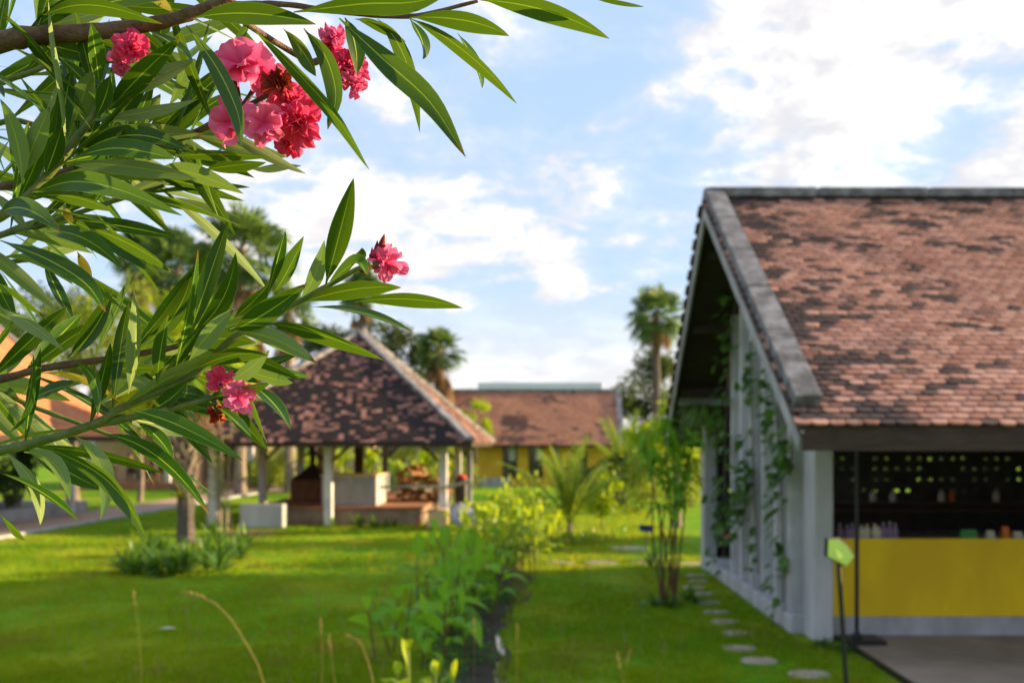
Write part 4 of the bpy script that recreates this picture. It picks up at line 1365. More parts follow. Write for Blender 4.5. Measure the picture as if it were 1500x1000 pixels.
for i, (x, y, h) in enumerate(((6.2, 23.5, 2.6), (9.4, 22.6, 2.3), (12.6, 23.2, 2.7))):  # bushes added to darken what shows through the wall holes
    tree('bush', (x, y, 0), [(-.8, 0, h * .62, 1.0, h * .40), (.8, .2, h * .66, 1.0, h * .36), (0, 0, h * .3, 1.3, h * .34)], 'added dark bush dimming the holes of the block wall behind the stall, ' + ('nearest the gable', 'in the middle', 'farthest from the gable')[i], 'bush', mat='broad', seed=250 + i, size=.2, dens=2.2, tr=.06, group='added bushes behind the block wall')

# --- near palm trunk on the lawn with its fan leaves low over the pavilion
fan_palm(G(272, 797), 4.4, 1.65, 'near fan palm on the lawn with a rough ringed trunk in a ring of shrubs', 46, tmat='darktrunk', tr=.175, skirt=.25, nl=26, mat='lime', tone=.2)
tp = G(272, 797)
near_palm = [o for o in bpy.data.objects if o.name.startswith('fan_palm') and o.parent is None][-1]
r = np.random.default_rng(461)
b = MB()
for i in range(120):
    z = 1.0 + 3.2 * i / 120; az = i * 2.399
    d = np.array((math.cos(az), math.sin(az), 0)); sv = np.array((-d[1], d[0], 0))
    q = tp + d * .15 + (0, 0, z); e = tp + d * (.26 + r.random() * .10) + (0, 0, z + .20 + .1 * r.random())
    b.hexa([q - sv * .07, q + sv * .07 , q + sv * .07 + d * .03, q - sv * .07 + d * .03, e - sv * .035, e + sv * .035, e + sv * .03 + d * .025, e - sv * .03 + d * .025], rnd=r.random())
o = b.build('leaf_bases', M['trunk'], None, origin=tp); o.parent = near_palm; o.location = (0, 0, 0)
strap_clump('bird_nest_fern', tp + (-.02, -.22, 1.05), 12, .5, .09, 'yellow-green fern growing on the near palm trunk', 47, 'fern', 'fern', tone=.6, heads=2, spread=.05)
for i, (px, py, L, tn) in enumerate(((205, 838, .95, .25), (245, 842, .8, .2), (292, 838, .95, .3), (325, 822, .9, .35), (225, 815, .9, .3), (268, 826, .7, .3), (310, 806, .9, .4))):
    strap_clump('strap_leaved_shrub', G(px, py), 15, L, .085, ('dark strap-leaved shrub in the ring round the near palm trunk, ' + ('leftmost', 'front left', 'front right', 'rightmost', 'back left', 'hidden against the trunk', 'back right')[i]), 60 + i, tone=tn, heads=4, spread=.20, group='shrubs round the near palm', cat='shrub', elo=25, ehi=85, droop=.35)

# thin yellowish bamboo-like shrub left of the pavilion
r = np.random.default_rng(70)
c = G(326, 775)
t_ = thing('bamboo_clump', c, 'thin yellowish bamboo-like clump before the left side of the pavilion', 'bamboo')
b, s_ = MB(), MB()
for i in range(9):
    q = c + (r.normal(0, .16), r.normal(0, .16), 0)
    hh = r.uniform(1.8, 3.0); ln_ = r.normal(0, .14, 2)
    p = [q + (0, 0, -.05), q + (ln_[0] * .5, ln_[1] * .5, hh * .5), q + (ln_[0] * 1.6, ln_[1] * 1.6, hh)]
    s_.tube(p, [.022, .016, .006], 5)
    for k in range(34):
        tt = r.uniform(.3, 1); az = r.uniform(0, 6.28)
        pp = p[0] * (1 - tt) ** 2 + 2 * tt * (1 - tt) * p[1] + tt * tt * p[2]
        b.strap(pp, (math.cos(az), math.sin(az), .45), r.uniform(.16, .34), .028, droop=.9, seg=3, rnd=r.uniform(.1, .9))
s_.build('canes', M['stone'], t_); b.build('leaves', M['yellowtree'], t_)

# small cycads on the shady side of the pavilion platform
for i, (px, Yc, lab) in enumerate(((536, 27.0, 'dark spiky cycad against the pavilion platform, below the concrete basin'), (478, 27.3, 'small dark plant at the foot of the middle white post'), (575, 27.4, 'low dark weeds under the pavilion platform, right of the cycad'), (320, 27.2, 'small dark plant at the foot of the left white post'))):
    strap_clump('cycad', np.array(((px - VX) * Yc / FOC, Yc, 0)), 20, .85 if i == 0 else .42, .065, lab, 75 + i, tone=.5, heads=2, spread=.15, group='dark plants along the pavilion platform')

# young coconut palms
coconut(G(833, 790), .40, 2.05, 'young coconut palm with upright fronds in the sunlit lawn', 80, nf=12, tone=.62)
coconut(G(914, 738), .8, 2.9, 'darker young coconut palm before the right end of the yellow house', 81, nf=14, tone=.4)
# plumeria-like bush
tree('leafy_shrub', G(880, 772), [(-.1, 0, .85, .4, .38), (.2, 0, 1.0, .4, .35), (0, 0, .5, .4, .35)], 'small leafy shrub with a pale bloom right of the upright coconut palm', 'shrub', mat='lime', seed=82, size=.17, dens=.45, tr=.03)
# ground cover mound at the foot of the young palm
for i, (px, py, n_, lab) in enumerate(((822, 795, 700, 'low leafy mound of ground cover at the foot of the young coconut palm'), (865, 790, 500, 'second low mound of ground cover to the right of the palm foot'))):
    b = MB(); leaf_cloud(b, G(px, py) + (0, 0, .06), (.95, .7, .22), n_, .11, np.random.default_rng(84 + i), .05, .5)
    tag(b.build('ground_cover', M['coco'], origin=G(px, py)), lab, 'ground cover')

# thin dark clump with bare stems beside the stepping stones
c = G(984, 886)
t_ = thing('dracaena_clump', c, 'tall thin-stemmed dracaena clump beside the stepping stones', 'shrub')
r = np.random.default_rng(86)
s_, b = MB(), MB()
heads = [(955, 668, 0, 3), (984, 640, .2, 3), (1006, 672, .2, 3), (972, 618, .1, 2), (996, 712, -.2, 3), (942, 650, .5, 2), (966, 742, -.2, 1), (1012, 640, .3, 2), (980, 690, .0, 2)]
main = [c + (r.normal(0, .08), r.normal(0, .08), -.05) for _ in range(4)]
for i, (px, py, dy_, nk) in enumerate(heads):
    e = P(px, py, 13.9 + dy_)
    q = main[i % 4]
    s_.tube([q, q * .55 + e * .45 + ((q - c)[0] * .5, 0, .05), e], [.017, .013, .008], 6)
    for k in range(nk):
        rosette(b, e - np.array((0, 0, .13 * k)), 11, .40, .075, r, .5, -15, 75, droop=.8, seg=4)
s_.build('stems', M['redstem'], t_); b.build('leaves', M['ginger'], t_)
for i, (px, py, L, lab) in enumerate(((965, 888, .42, 'short strap-leaved plant at the left foot of the dracaena clump'), (1008, 882, .46, 'small strap-leaved plant between the dracaena clump and the stones'), (968, 830, .6, 'strap-leaved plant behind the dracaena stems'), (947, 822, .7, 'strap-leaved clump under the small navy board'))):
    strap_clump('strap_leaved_plant', G(px, py), 18, L, .045, lab, 90 + i, tone=.4, heads=2, spread=.08)

# the planted ditch: dark plants near, far ones with sunlight put into a yellower leaf colour
k = 0
near = [(662, 9.9, .80, 4), (632, 10.8, .95, 5), (690, 11.3, .85, 4), (650, 12.1, 1.15, 6), (700, 12.8, 1.05, 5), (672, 13.6, 1.15, 6), (722, 14.3, 1.0, 5), (690, 15.0, 1.1, 5)]
pos = ['nearest the camera', 'at the shaded left edge', 'beside the water glints', 'tallest of the shaded group', 'in the middle of the shaded group', 'behind the tallest shaded one', 'on the right bank where the shade ends', 'last of the shaded group']
for px, Y, h, ns in near:
    ginger(((px - 14 - VX) * Y / FOC, Y, 0), h * .95, ns, f'dark green broad-leaved ditch plant, {pos[k]}', 100 + k, tone=.5, stem='redstem', spread=.18, ll=.46, lw=.16)
    k += 1
far = [(705, 16.2, 1.0, 8), (745, 16.8, 1.0, 8), (722, 17.8, 1.15, 9), (770, 18.4, 1.0, 8), (738, 19.2, 1.2, 9), (708, 18.8, 1.05, 8), (762, 20.4, 1.2, 9), (785, 21.2, 1.0, 8), (730, 21.6, 1.2, 8), (756, 23.0, 1.25, 9), (778, 24.0, 1.2, 8)]
pos2 = ['first past the shade', 'on its right bank', 'with upright yellow leaves', 'short and spreading on the right', 'tall, in the middle', 'at the left edge by the grey pan', 'tall, right of the middle', 'low at the right edge', 'standing at the back left', 'tallest at the back', 'at the back right']
for j, (px, Y, h, ns) in enumerate(far):
    ginger(((px - VX) * Y / FOC, Y, 0), h, ns + 4, f'sunlit yellow-green plant in the ditch row, {pos2[j]}', 130 + j, mat='lime', tone=.45, ll=.42, lw=.15, spread=.3, lean=.14)
for j, (px, Y, h, lab) in enumerate(((748, 27.5, 1.5, 'taller bright shrub beyond the ditch row, nearer the pavilion'), (776, 28.5, 1.6, 'taller bright shrub beyond the ditch row, midway'), (800, 27.0, 1.1, 'bright shrub beyond the ditch row beside the young coconut palm'))):
    ginger(((px - VX) * Y / FOC, Y, 0), h, 16, lab, 150 + j, mat='lime', tone=.25, spread=.4, ll=.32, lw=.09, group=None, cat='shrub')
ginger(P(592, 900, 7.3) * (1, 1, 0), .86, 3, 'near plant with bright yellow-green leaf tips at the bottom edge of the lawn', 160, mat='lime', tone=.7, spread=.04, ll=.30, lw=.075, lean=.05, group=None)
ginger(P(650, 900, 7.5) * (1, 1, 0), .80, 3, 'near plant with bright leaf tips beside the dark ditch plants', 161, mat='lime', tone=.7, spread=.04, ll=.30, lw=.075, lean=.05, group=None)
b = MB(); r = np.random.default_rng(162)
for i in range(26):
    y = r.uniform(8.4, 15); leaf_cloud(b, (ditch_x(y) - .35 + r.normal(0, .14), y, .07), (.22, .3, .14), 90, .07, r, .2, .3)
tag(b.build('ditch_weeds', M['ivy']), 'low dark weeds covering the bank of the ditch', 'weeds', kind='stuff')

# banana plants behind the pavilion
for i, (px, Y, h, lab) in enumerate(((575, 44, 2.3, 'banana plant seen under the pavilion roof, left of the firewood'), (622, 45, 2.5, 'banana plant seen through the pavilion above the firewood'), (650, 43, 2.2, 'banana plant seen between the right pavilion posts'), (500, 46, 2.6, 'banana plant seen behind the pavilion hearth'), (545, 47, 2.4, 'banana plant seen behind the big basin'), (455, 44, 2.3, 'banana plant seen left of the pavilion hearth'))):
    c = np.array(((px - VX) * Y / FOC, Y, 0))
    t_ = thing('banana_plant', c, lab, 'banana plant', 'banana plants behind the pavilion')
    r = np.random.default_rng(170 + i)
    b = MB(); b.tube([c + (0, 0, -.05), c + (0, 0, h * .5)], [.13, .08], 8); b.build('trunk', M['stem'], t_)
    b = MB()
    for q in range(9):
        az = q * 2.399; el = R(r.uniform(45, 80))
        b.strap(c + (0, 0, h * .45), (math.cos(az) * math.cos(el), math.sin(az) * math.cos(el), math.sin(el)), h * r.uniform(.65, .95), .48, droop=r.uniform(.5, 1.1), seg=8, prof='broad', rnd=r.uniform(.2, 1), fold=.3)
    b.build('leaves', M['lime'], t_)
for i, (px, Y, h, lab) in enumerate(((520, 50, 2.3, 'tall leafy shrub behind the basin and the banana plants'), (600, 51, 2.4, 'tall leafy shrub behind the firewood and the banana plants'), (645, 49, 2.2, 'tall leafy shrub at the left corner of the yellow house'), (470, 52, 2.3, 'tall leafy shrub behind the hearth chimney'), (388, 46, 2.0, 'green shrub between the left pavilion posts'), (420, 48, 2.1, 'green shrub beside the beige pier'), (668, 44, 1.9, 'leafy shrub behind the corner of the pavilion'))):
    tree('bush', ((px - VX) * Y / FOC, Y, 0), [(-.4, 0, h * .6, .6, h * .4), (.4, .2, h * .65, .6, h * .36), (0, 0, h * .3, .8, h * .3)], lab, 'bush', mat='yellowtree', seed=180 + i, size=.16, dens=.8, tr=.05)
for i, (y, z, lab) in enumerate(((30.0, 1.9, 'dark leafy shrub on the verandah behind the far post'), (26.6, 1.6, 'dark leafy shrub on the verandah between two posts'), (22.3, 1.5, 'dark leafy shrub on the verandah near the left edge'))):
    tree('verandah_shrub', (-15.4, y, .38), [(0, 0, z * .6, .5, z * .35), (.2, .2, z * .85, .4, z * .25), (-.2, -.2, z * .4, .5, z * .3)], lab, 'shrub', mat='ivy', seed=190 + i, size=.16, dens=.8, tr=.05)
    b = MB(); b.lathe((-15.4, y, .38), [(.2, 0), (.28, .30), (.30, .34), (.24, .34), (.22, .28)], 14)
    tag(b.build('plant_pot', M['pinkthing' if i == 0 else 'brick'], origin=(-15.4, y, .38), smooth=True), ('pinkish-white pot' if i == 0 else 'brick-red pot') + ' under the ' + lab[5:], 'pot')

# far-off wood that closes the view
b = MB(); r = np.random.default_rng(200)
for i in range(150):
    x = r.uniform(-75, 75); y = 95 + r.uniform(0, 20)
    leaf_cloud(b, (x, y, 1.6), (3.0, 2.0, 2.0 + (1.2 if abs(x - 6) > 6 else 0)), 240, .5, r, .3, r.uniform(.2, .6))
tag(b.build('distant_wood', M['broad']), 'far belt of trees along the horizon', 'trees', kind='stuff')

# creepers on the gable fins, fern on the ledge
r = np.random.default_rng(210)


def creeper(pts, Ys, label, seed, n=110, spread=.10):
    r = np.random.default_rng(seed)
    path = [np.array((2.93, Y_, EYE - (py - VY) * Y_ / FOC)) for py, Y_ in zip(pts, Ys)]
    o0 = path[0]
    t = thing('creeper', (o0[0], o0[1], max(0, o0[2])), label, 'creeper', 'creepers on the louvred gable')
    s_ = MB(); s_.tube(path, .012, 5, wob=.3, rng=random.Random(seed)); s_.build('stem', M['bark'], t)
    b = MB()
    path = np.array(path)
    for i in range(n):
        u = r.random() * (len(path) - 1); k = min(len(path) - 2, int(u))
        q = path[k] + (path[k + 1] - path[k]) * (u - k)
        q = q + np.array((-abs(r.normal(0, spread * .9)), r.normal(0, spread * 2.2), r.normal(0, spread * 1.7)))
        az = r.uniform(1.6, 4.7)
        b.strap(q, (math.cos(az), math.sin(az), r.uniform(-.6, .5)), r.uniform(.12, .21), r.uniform(.09, .15), droop=.6, seg=4, prof='broad', rnd=r.random(), fold=.2, twist=r.normal(0, .5))
    b.build('leaves', M['ivy'], t)


creeper([815, 760, 700, 620, 540, 470, 430], [16.3, 16.2, 16.2, 16.1, 15.8, 15.5, 15.2], 'creeper climbing beside the concrete ledge up to the gable peak', 211, 140, .11)
creeper([840, 780, 700, 640, 560, 500], [13.7, 13.8, 14.0, 14.1, 14.2, 14.2], 'creeper hanging across the middle fins of the gable', 212, 34, .07)
creeper([760, 735, 700, 690], [14.7, 14.5, 14.2, 13.9], 'leafy creeper tangle at mid height on the middle fins', 213, 80, .11)
creeper([880, 800, 700, 640, 600, 560], [12.3, 12.3, 12.4, 12.5, 12.7, 13.0], 'creeper on the fin next to the near corner pillar', 214, 85, .10)
creeper([690, 680, 660, 650], [12.0, 11.95, 11.9, 11.9], 'creeper tuft under the front corner of the roof', 215, 34, .08)
fp = np.array((2.42, 17.72, 3.0))
b = MB(); b.lathe(fp, [(.09, 0), (.14, .16), (.15, .18), (.12, .18), (.11, .12)], 14)
tag(b.build('fern_pot', M['white'], origin=fp, smooth=True), 'small white pot on the end of the concrete ledge', 'pot')
strap_clump('ledge_fern', fp + (0, 0, .14), 26, .58, .06, 'bright green fern in a white pot on the concrete ledge', 216, 'fern', 'fern', tone=.55, heads=2, spread=.04, droop=.7, elo=0)
strap_clump('hanging_fern', (2.78, 17.3, 2.82), 24, .55, .06, 'dull olive fern hanging below the concrete ledge', 217, 'dracaena', 'fern', tone=.6, heads=3, spread=.1, droop=1.2, elo=-20, ehi=45)
# weeds and dry stalks at the foot of the gable
for i, (px, py, L, lab, mt) in enumerate(((1105, 868, .35, 'dark weed tuft at the gable kerb below the middle fins', 'dracaena'), (1080, 850, .3, 'weed tuft at the gable kerb towards its far end', 'dracaena'), (1140, 890, .4, 'bushy weed at the kerb beside the dry stalks', 'ivy'), (1168, 920, .42, 'dark weed against the foot of the near corner pillar', 'ivy'), (1205, 948, .22, 'grass tuft growing round the base of the near corner pillar', 'ivy'))):
    strap_clump('weed_tuft', G(px, py), 16, L, .04, lab, 220 + i, mt, 'weed', tone=.4, heads=4, spread=.12, droop=.5)


def stalk(pts, lab, seed, head=.12, rad=.004, hr=.012, grp='dry grass stalks on the lawn', nspk=26):
    r = np.random.default_rng(seed)
    pts = np.array(pts)
    # smooth the path a little
    q = [pts[0]]
    for a, c in zip(pts[:-1], pts[1:]):
        q += [a * .66 + c * .34, a * .33 + c * .67]
    q.append(pts[-1])
    t = thing('grass_stalk', (pts[0][0], pts[0][1], 0), lab, 'grass stalk', grp)
    b = MB(); b.tube(q, rad, 5); b.build('stem', M['dry'], t)
    b = MB()
    d = nrm(pts[-1] - pts[-2])
    for i in range(nspk):
        u = i / nspk
        p = pts[-1] - d * head * (1 - u)
        dd = nrm(d * 1.5 + unit_dirs(r, 1)[0])
        b.strap(p, dd, head * .28, hr, droop=.1, seg=2, rnd=r.random())
    b.build('seed_head', M['dry'], t)


Y6 = 5.6
stalk([P(420, 1060, Y6) * (1, 1, 0) + (.1, 0, 0), P(392, 1000, Y6), P(352, 925, Y6), P(325, 890, Y6), P(303, 876, Y6), P(268, 867, Y6)], 'long dry grass stalk arching left with a bent seed head', 230, head=.13, rad=.0028, hr=.011, nspk=30)
for i, (px, py, Y, lab) in enumerate(((196, 865, 7, 'short dry seed head alone on the left lawn'), (274, 878, 8, 'faint dry seed head behind the arching stalk'), (470, 905, 7, 'dry stalk on the lawn, left of the ditch pair'), (482, 930, 6.5, 'dry stalk on the lawn in front of the ditch pair'), (905, 955, 6.5, 'dry seed head on the shaded lawn right of the ditch'), (922, 950, 7.5, 'second dry seed head on the shaded lawn right of the ditch'), (1100, 915, 8.5, 'dry stalk between the stepping stones and the stall kerb'), (1165, 890, 9.5, 'dry stalk before the near corner pillar'), (1110, 825, 11.2, 'pale dry seed head against the louvred gable'), (1150, 885, 9.8, 'dry stalk leaning at the kerb of the gable'), (758, 915, 7.0, 'tall dry stalk on the right bank of the ditch'), (695, 905, 7.5, 'dry stalk standing over the ditch water'), (465, 870, 8, 'thin dry stalk rising from the middle lawn'), (420, 860, 9, 'thin dry stalk left of the middle lawn stalk'))):
    tp_ = P(px, py, Y); rr_ = random.Random(240 + i)
    ft = np.array((tp_[0] + rr_.uniform(-.12, .12), Y + rr_.uniform(-.1, .1), 0))
    stalk([ft, ft * .5 + tp_ * .5 + (rr_.uniform(-.04, .04), 0, .05), tp_], lab, 240 + i, head=.11, hr=.006, rad=.0011, nspk=16)
# a pale fallen leaf on the grass, a stalk with a reddish stem
stalk([P(575, 1090, 6.4) * (1, 1, 0), P(548, 1000, 6.4), P(535, 955, 6.4), P(526, 938, 6.4), P(508, 930, 6.4)], 'reddish grass stalk with a bent pale tip beside the ditch', 260, head=.10, rad=.003, hr=.012)
c = G(243, 927)
b = MB(); b.strap(c + (-.1, 0, .05), (1, .15, .05), .22, .09, droop=.05, seg=5, prof='broad')
tag(b.build('fallen_leaf', M['cream'], origin=c), 'pale fallen leaf lying on the shaded lawn', 'leaf')

# thin weed stalks and litter scattered over the lawn
r = np.random.default_rng(290)
b, b2 = MB(), MB()
for i in range(260):
    y = r.uniform(8.6, 21); x = (r.uniform(0, 1010) - VX) * y / FOC
    hh = r.uniform(.12, .42); d = np.array((r.normal(0, .12), r.normal(0, .12), 1.0))
    q = np.array((x, y, 0)); b.tube([q, q + d * hh * .6, q + d * hh + (r.normal(0, .03), 0, 0)], [.0022, .0018, .0012], 4, rnd=r.random())
    for k in range(5):
        b.strap(q + d * hh * (.72 + .06 * k), nrm(d + unit_dirs(r, 1)[0] * .8), .035, .010, droop=.1, seg=2, rnd=r.random())
for i in range(240):
    y = r.uniform(8.6, 26); x = (r.uniform(-20, 1020) - VX) * y / FOC; az = r.uniform(0, 6.28)
    b2.strap((x, y, .035), (math.cos(az), math.sin(az), r.uniform(-.1, .2)), r.uniform(.05, .13), r.uniform(.02, .05), droop=.2, seg=3, prof='broad', rnd=r.random())
tag(b.build('lawn_weeds', M['dry']), 'scattered thin weed stalks standing over the lawn', 'weeds', kind='stuff')
tag(b2.build('leaf_litter', M['deadfan']), 'small dry fallen leaves scattered over the lawn', 'leaves', kind='stuff')

# grass blades over the visible lawn
r = np.random.default_rng(300)
n = 190000
yy = 8.4 + 30 * r.random(n) ** 1.9
xx = ((r.uniform(-60, 1290, n)) - VX) * yy / FOC
keep = (np.abs(xx - (-.62)) > .20) & ~((xx > 2.88) & (yy > 11.2) & (yy < 18.6)) & ~((xx > 3.3)) & (xx > -12.4) & ~((xx < -3.1) & (xx > -8) & (yy > 27.8))
xx, yy = xx[keep], yy[keep]
n = len(xx)
pn = np.array([mnoise.fractal(Vector((a * .55, c * .55, 3.0)), 0.9, 2.0, 4) for a, c in zip(xx, yy)])
pf = np.array([mnoise.noise(Vector((a * 2.6, c * 2.6, 8.0))) for a, c in zip(xx, yy)])
keep = r.random(n) < np.clip(.95 + 1.1 * pn + .5 * pf, .12, 1)
xx, yy, pn, pf = xx[keep], yy[keep], pn[keep], pf[keep]
n = len(xx)
tone = np.clip(.42 - .55 * pn + .25 * pf + .12 * np.sin(xx * 1.7 + np.sin(yy * 1.1) * 2) * np.sin(yy * .8 + xx) + r.normal(0, .18, n), 0, 1)
az = r.uniform(0, 2 * math.pi, n)
hgt = r.uniform(.022, .06, n) * (1 + .5 * np.clip(pf, -.8, 1) + .4 * np.clip(pn, -1, 1))
wd = r.uniform(.004, .008, n) * (1 + (yy - 8) * .05)
base = np.stack([xx, yy, np.zeros(n)], 1)
sd_ = np.stack([np.cos(az), np.sin(az), np.zeros(n)], 1) * wd[:, None]
lean = np.stack([-np.sin(az), np.cos(az), np.zeros(n)], 1) * (hgt * r.uniform(-.9, .9, n))[:, None]
up_ = np.stack([np.zeros(n), np.zeros(n), hgt], 1)
V = np.stack([base - sd_, base + sd_, base + sd_ * .6 + up_ * .6 + lean * .4, base + up_ + lean, base - sd_ * .6 + up_ * .6 + lean * .4], 1).reshape(-1, 3)
b = MB(); b.add(V, (np.arange(n) * 5)[:, None] + np.arange(5)[None, :], rnd=np.repeat(tone, 5))
tag(b.build('lawn_grass', M['grass']), 'short mown grass covering the lawn', 'grass', kind='stuff')


# ------------------------------------------------------------------ people far off
def skin_mesh(name, mat, nodes, edges, parent=None, origin=None):
    """one continuous tapered surface grown along joints: nodes (x, y, z, radius)"""
    off = np.array(parent['_o'] if parent is not None else origin, float)
    bm = bmesh.new()
    lay = bm.verts.layers.skin.verify()
    vs = []
    for i, (x, y, z, rd) in enumerate(nodes):
        v = bm.verts.new((x - off[0], y - off[1], z - off[2])); v[lay].radius = (rd, rd); v[lay].use_root = (i == 0)
        vs.append(v)
    for a, c in edges: bm.edges.new((vs[a], vs[c]))
    me = bpy.data.meshes.new(name); bm.to_mesh(me); bm.free()
    me.materials.append(mat)
    o = bpy.data.objects.new(name, me); COL.objects.link(o)
    mo = o.modifiers.new('skin', 'SKIN'); mo.use_smooth_shade = True
    s_ = o.modifiers.new('sub', 'SUBSURF'); s_.levels = 1; s_.render_levels = 2
    if parent is not None: o.parent = parent; o['_o'] = list(off)
    else: o.location = off; o['_o'] = list(off)
    return o


def person(loc, face, seated, shirt, label, reach=0.0, seat_h=.45):
    x, y, z = loc
    f = nrm(np.array((math.cos(face), math.sin(face), 0))); s = np.array((-f[1], f[0], 0))
    hp = seat_h + .10 if seated else .92
    B = np.array((x, y, z))

    def q(fw, sd__, h, rd): v = B + f * fw + s * sd__; return (v[0], v[1], z + h, rd)
    N = [q(0, 0, hp, .13), q(.01, 0, hp + .22, .125), q(0, 0, hp + .42, .14), q(.01, 0, hp + .56, .055), q(.03, 0, hp + .66, .085), q(.04, 0, hp + .76, .085)]
    E = [(0, 1), (1, 2), (2, 3), (3, 4), (4, 5)]
    arms, legs = [], []
    for sg in (-1, 1):
        k = len(N)
        N += [q(0, sg * .19, hp + .46, .055), q(.06 + reach * .1, sg * .25, hp + .18, .042), q(.28, sg * .16, hp + .14 + reach * .1, .030), q(.36, sg * .14, hp + .13 + reach * .12, .034)] if seated or reach else \
             [q(0, sg * .19, hp + .46, .055), q(-.02, sg * .25, hp + .18, .042), q(.06, sg * .26, hp - .06, .030), q(.08, sg * .26, hp - .15, .034)]
        E += [(2, k), (k, k + 1), (k + 1, k + 2), (k + 2, k + 3)]
        arms.append(k)
    for sg in (-1, 1):
        k = len(N)
        if seated:
            N += [q(.04, sg * .10, hp - .02, .085), q(.44, sg * .12, hp - .02, .065), q(.42, sg * .12, .08, .042), q(.56, sg * .13, .04, .036)]
        else:
            N += [q(0, sg * .10, hp - .08, .085), q(.03, sg * .11, .48, .060), q(0, sg * .12, .08, .042), q(.15, sg * .13, .04, .036)]
        E += [(0, k), (k, k + 1), (k + 1, k + 2), (k + 2, k + 3)]
        legs.append(k)
    t = thing('person', loc, label, 'person')
    skin_mesh('body', M['skin'], N, E, t)
    grow = lambda n_, a=.014: (n_[0], n_[1], n_[2], n_[3] + a)
    sh = [grow(N[i]) for i in (0, 1, 2)]; se = [(0, 1), (1, 2)]
    for k in arms:
        j = len(sh); sh += [grow(N[k]), grow(N[k + 1])]; se += [(2, j), (j, j + 1)]
    skin_mesh('shirt', M[shirt], sh, se, t)
    tr_ = [grow(N[0])]; te = []
    for k in legs:
        j = len(tr_); tr_ += [grow(N[k]), grow(N[k + 1]), grow(N[k + 2])]; te += [(0, j), (j, j + 1), (j + 1, j + 2)]
    skin_mesh('trousers', M['denim'], tr_, te, t)
    b = MB(); c = np.array(N[5][:3]) - f * .025 + (0, 0, .02)
    b.blob(c, (.098, .098, .10), 12, 8); b.build('hair', M['hair'], t, smooth=True)
    return t


def stool(loc, lab):
    t = thing('stool', loc, lab, 'stool'); loc = np.array(loc, float)
    b = MB(); b.lathe(loc, [(.17, .40), (.18, .42), (.18, .445), (.16, .45)], 14); b.build('seat', M['brownwood'], t)
    for a in (0.8, 2.4, 3.9, 5.5):
        d = np.array((math.cos(a), math.sin(a), 0)); b = MB(); b.bar(loc + d * .17, loc + d * .12 + (0, 0, .40), .035, .035); b.build('leg', M['brownwood'], t)


Yp = 50.3
xs = [(190 - VX) * Yp / FOC, (204 - VX) * Yp / FOC, (222 - VX) * Yp / FOC]
person((xs[0], Yp, .35), R(0), True, 'cloth', 'person in a dark maroon top seated facing right in the shaded porch')
stool((xs[0], Yp, .35), 'round wooden stool under the person facing right')
person((xs[1] + .75, Yp + .1, .35), R(180), True, 'denim', 'person in dark clothes seated facing left in the shaded porch')
stool((xs[1] + .75, Yp + .1, .35), 'round wooden stool under the person facing left')
t_ = thing('porch_table', (xs[0] - 1.2, Yp, .35), 'small dark wooden table on the porch beside the seated people', 'table')
b = MB(); b.box(xs[0] - 1.7, xs[0] - .7, Yp - .3, Yp + .3, 1.03, 1.08, bev=.01); b.build('tabletop', M['darkwood'], t_)
for sx in (-1.65, -.75):
    for sy in (-.25, .25):
        b = MB(); b.box(xs[0] + sx - .03, xs[0] + sx + .03, Yp + sy - .03, Yp + sy + .03, .35, 1.03); b.build('leg', M['darkwood'], t_)
person(((386 - VX) * 48.5 / FOC, 48.5, .055), R(200), False, 'redcloth', 'person in a bright red top standing on the path behind the pavilion')


# ------------------------------------------------------------------ the oleander in front of the camera
ORX, ORY = -1.15, 1.05
ole = thing('oleander', (ORX, ORY, 0), 'pink-flowered oleander with long narrow leaves reaching in close from the left', 'shrub')
VIEW = np.array((0.0, 1.0, 0.0))
ro = np.random.default_rng(404)


def bez(pts, n):
    pts = np.array(pts, float)
    if len(pts) == 2: pts = np.array([pts[0], (pts[0] + pts[1]) / 2, pts[1]])
    if len(pts) == 3:
        t = np.linspace(0, 1, n)[:, None]
        c = pts[1] * 2 - (pts[0] + pts[2]) / 2
        return (1 - t) ** 2 * pts[0] + 2 * t * (1 - t) * c + t * t * pts[2]
    # Catmull-Rom through many points
    q = np.vstack([2 * pts[0] - pts[1], pts, 2 * pts[-1] - pts[-2]])
    out_ = []
    for u in np.linspace(0, len(pts) - 1.0001, n):
        k = int(u); f = u - k
        a, b_, c, d = q[k], q[k + 1], q[k + 2], q[k + 3]
        out_.append(.5 * (2 * b_ + (c - a) * f + (2 * a - 5 * b_ + 4 * c - d) * f * f + (3 * b_ - a - 3 * c + d) * f ** 3))
    return np.array(out_)


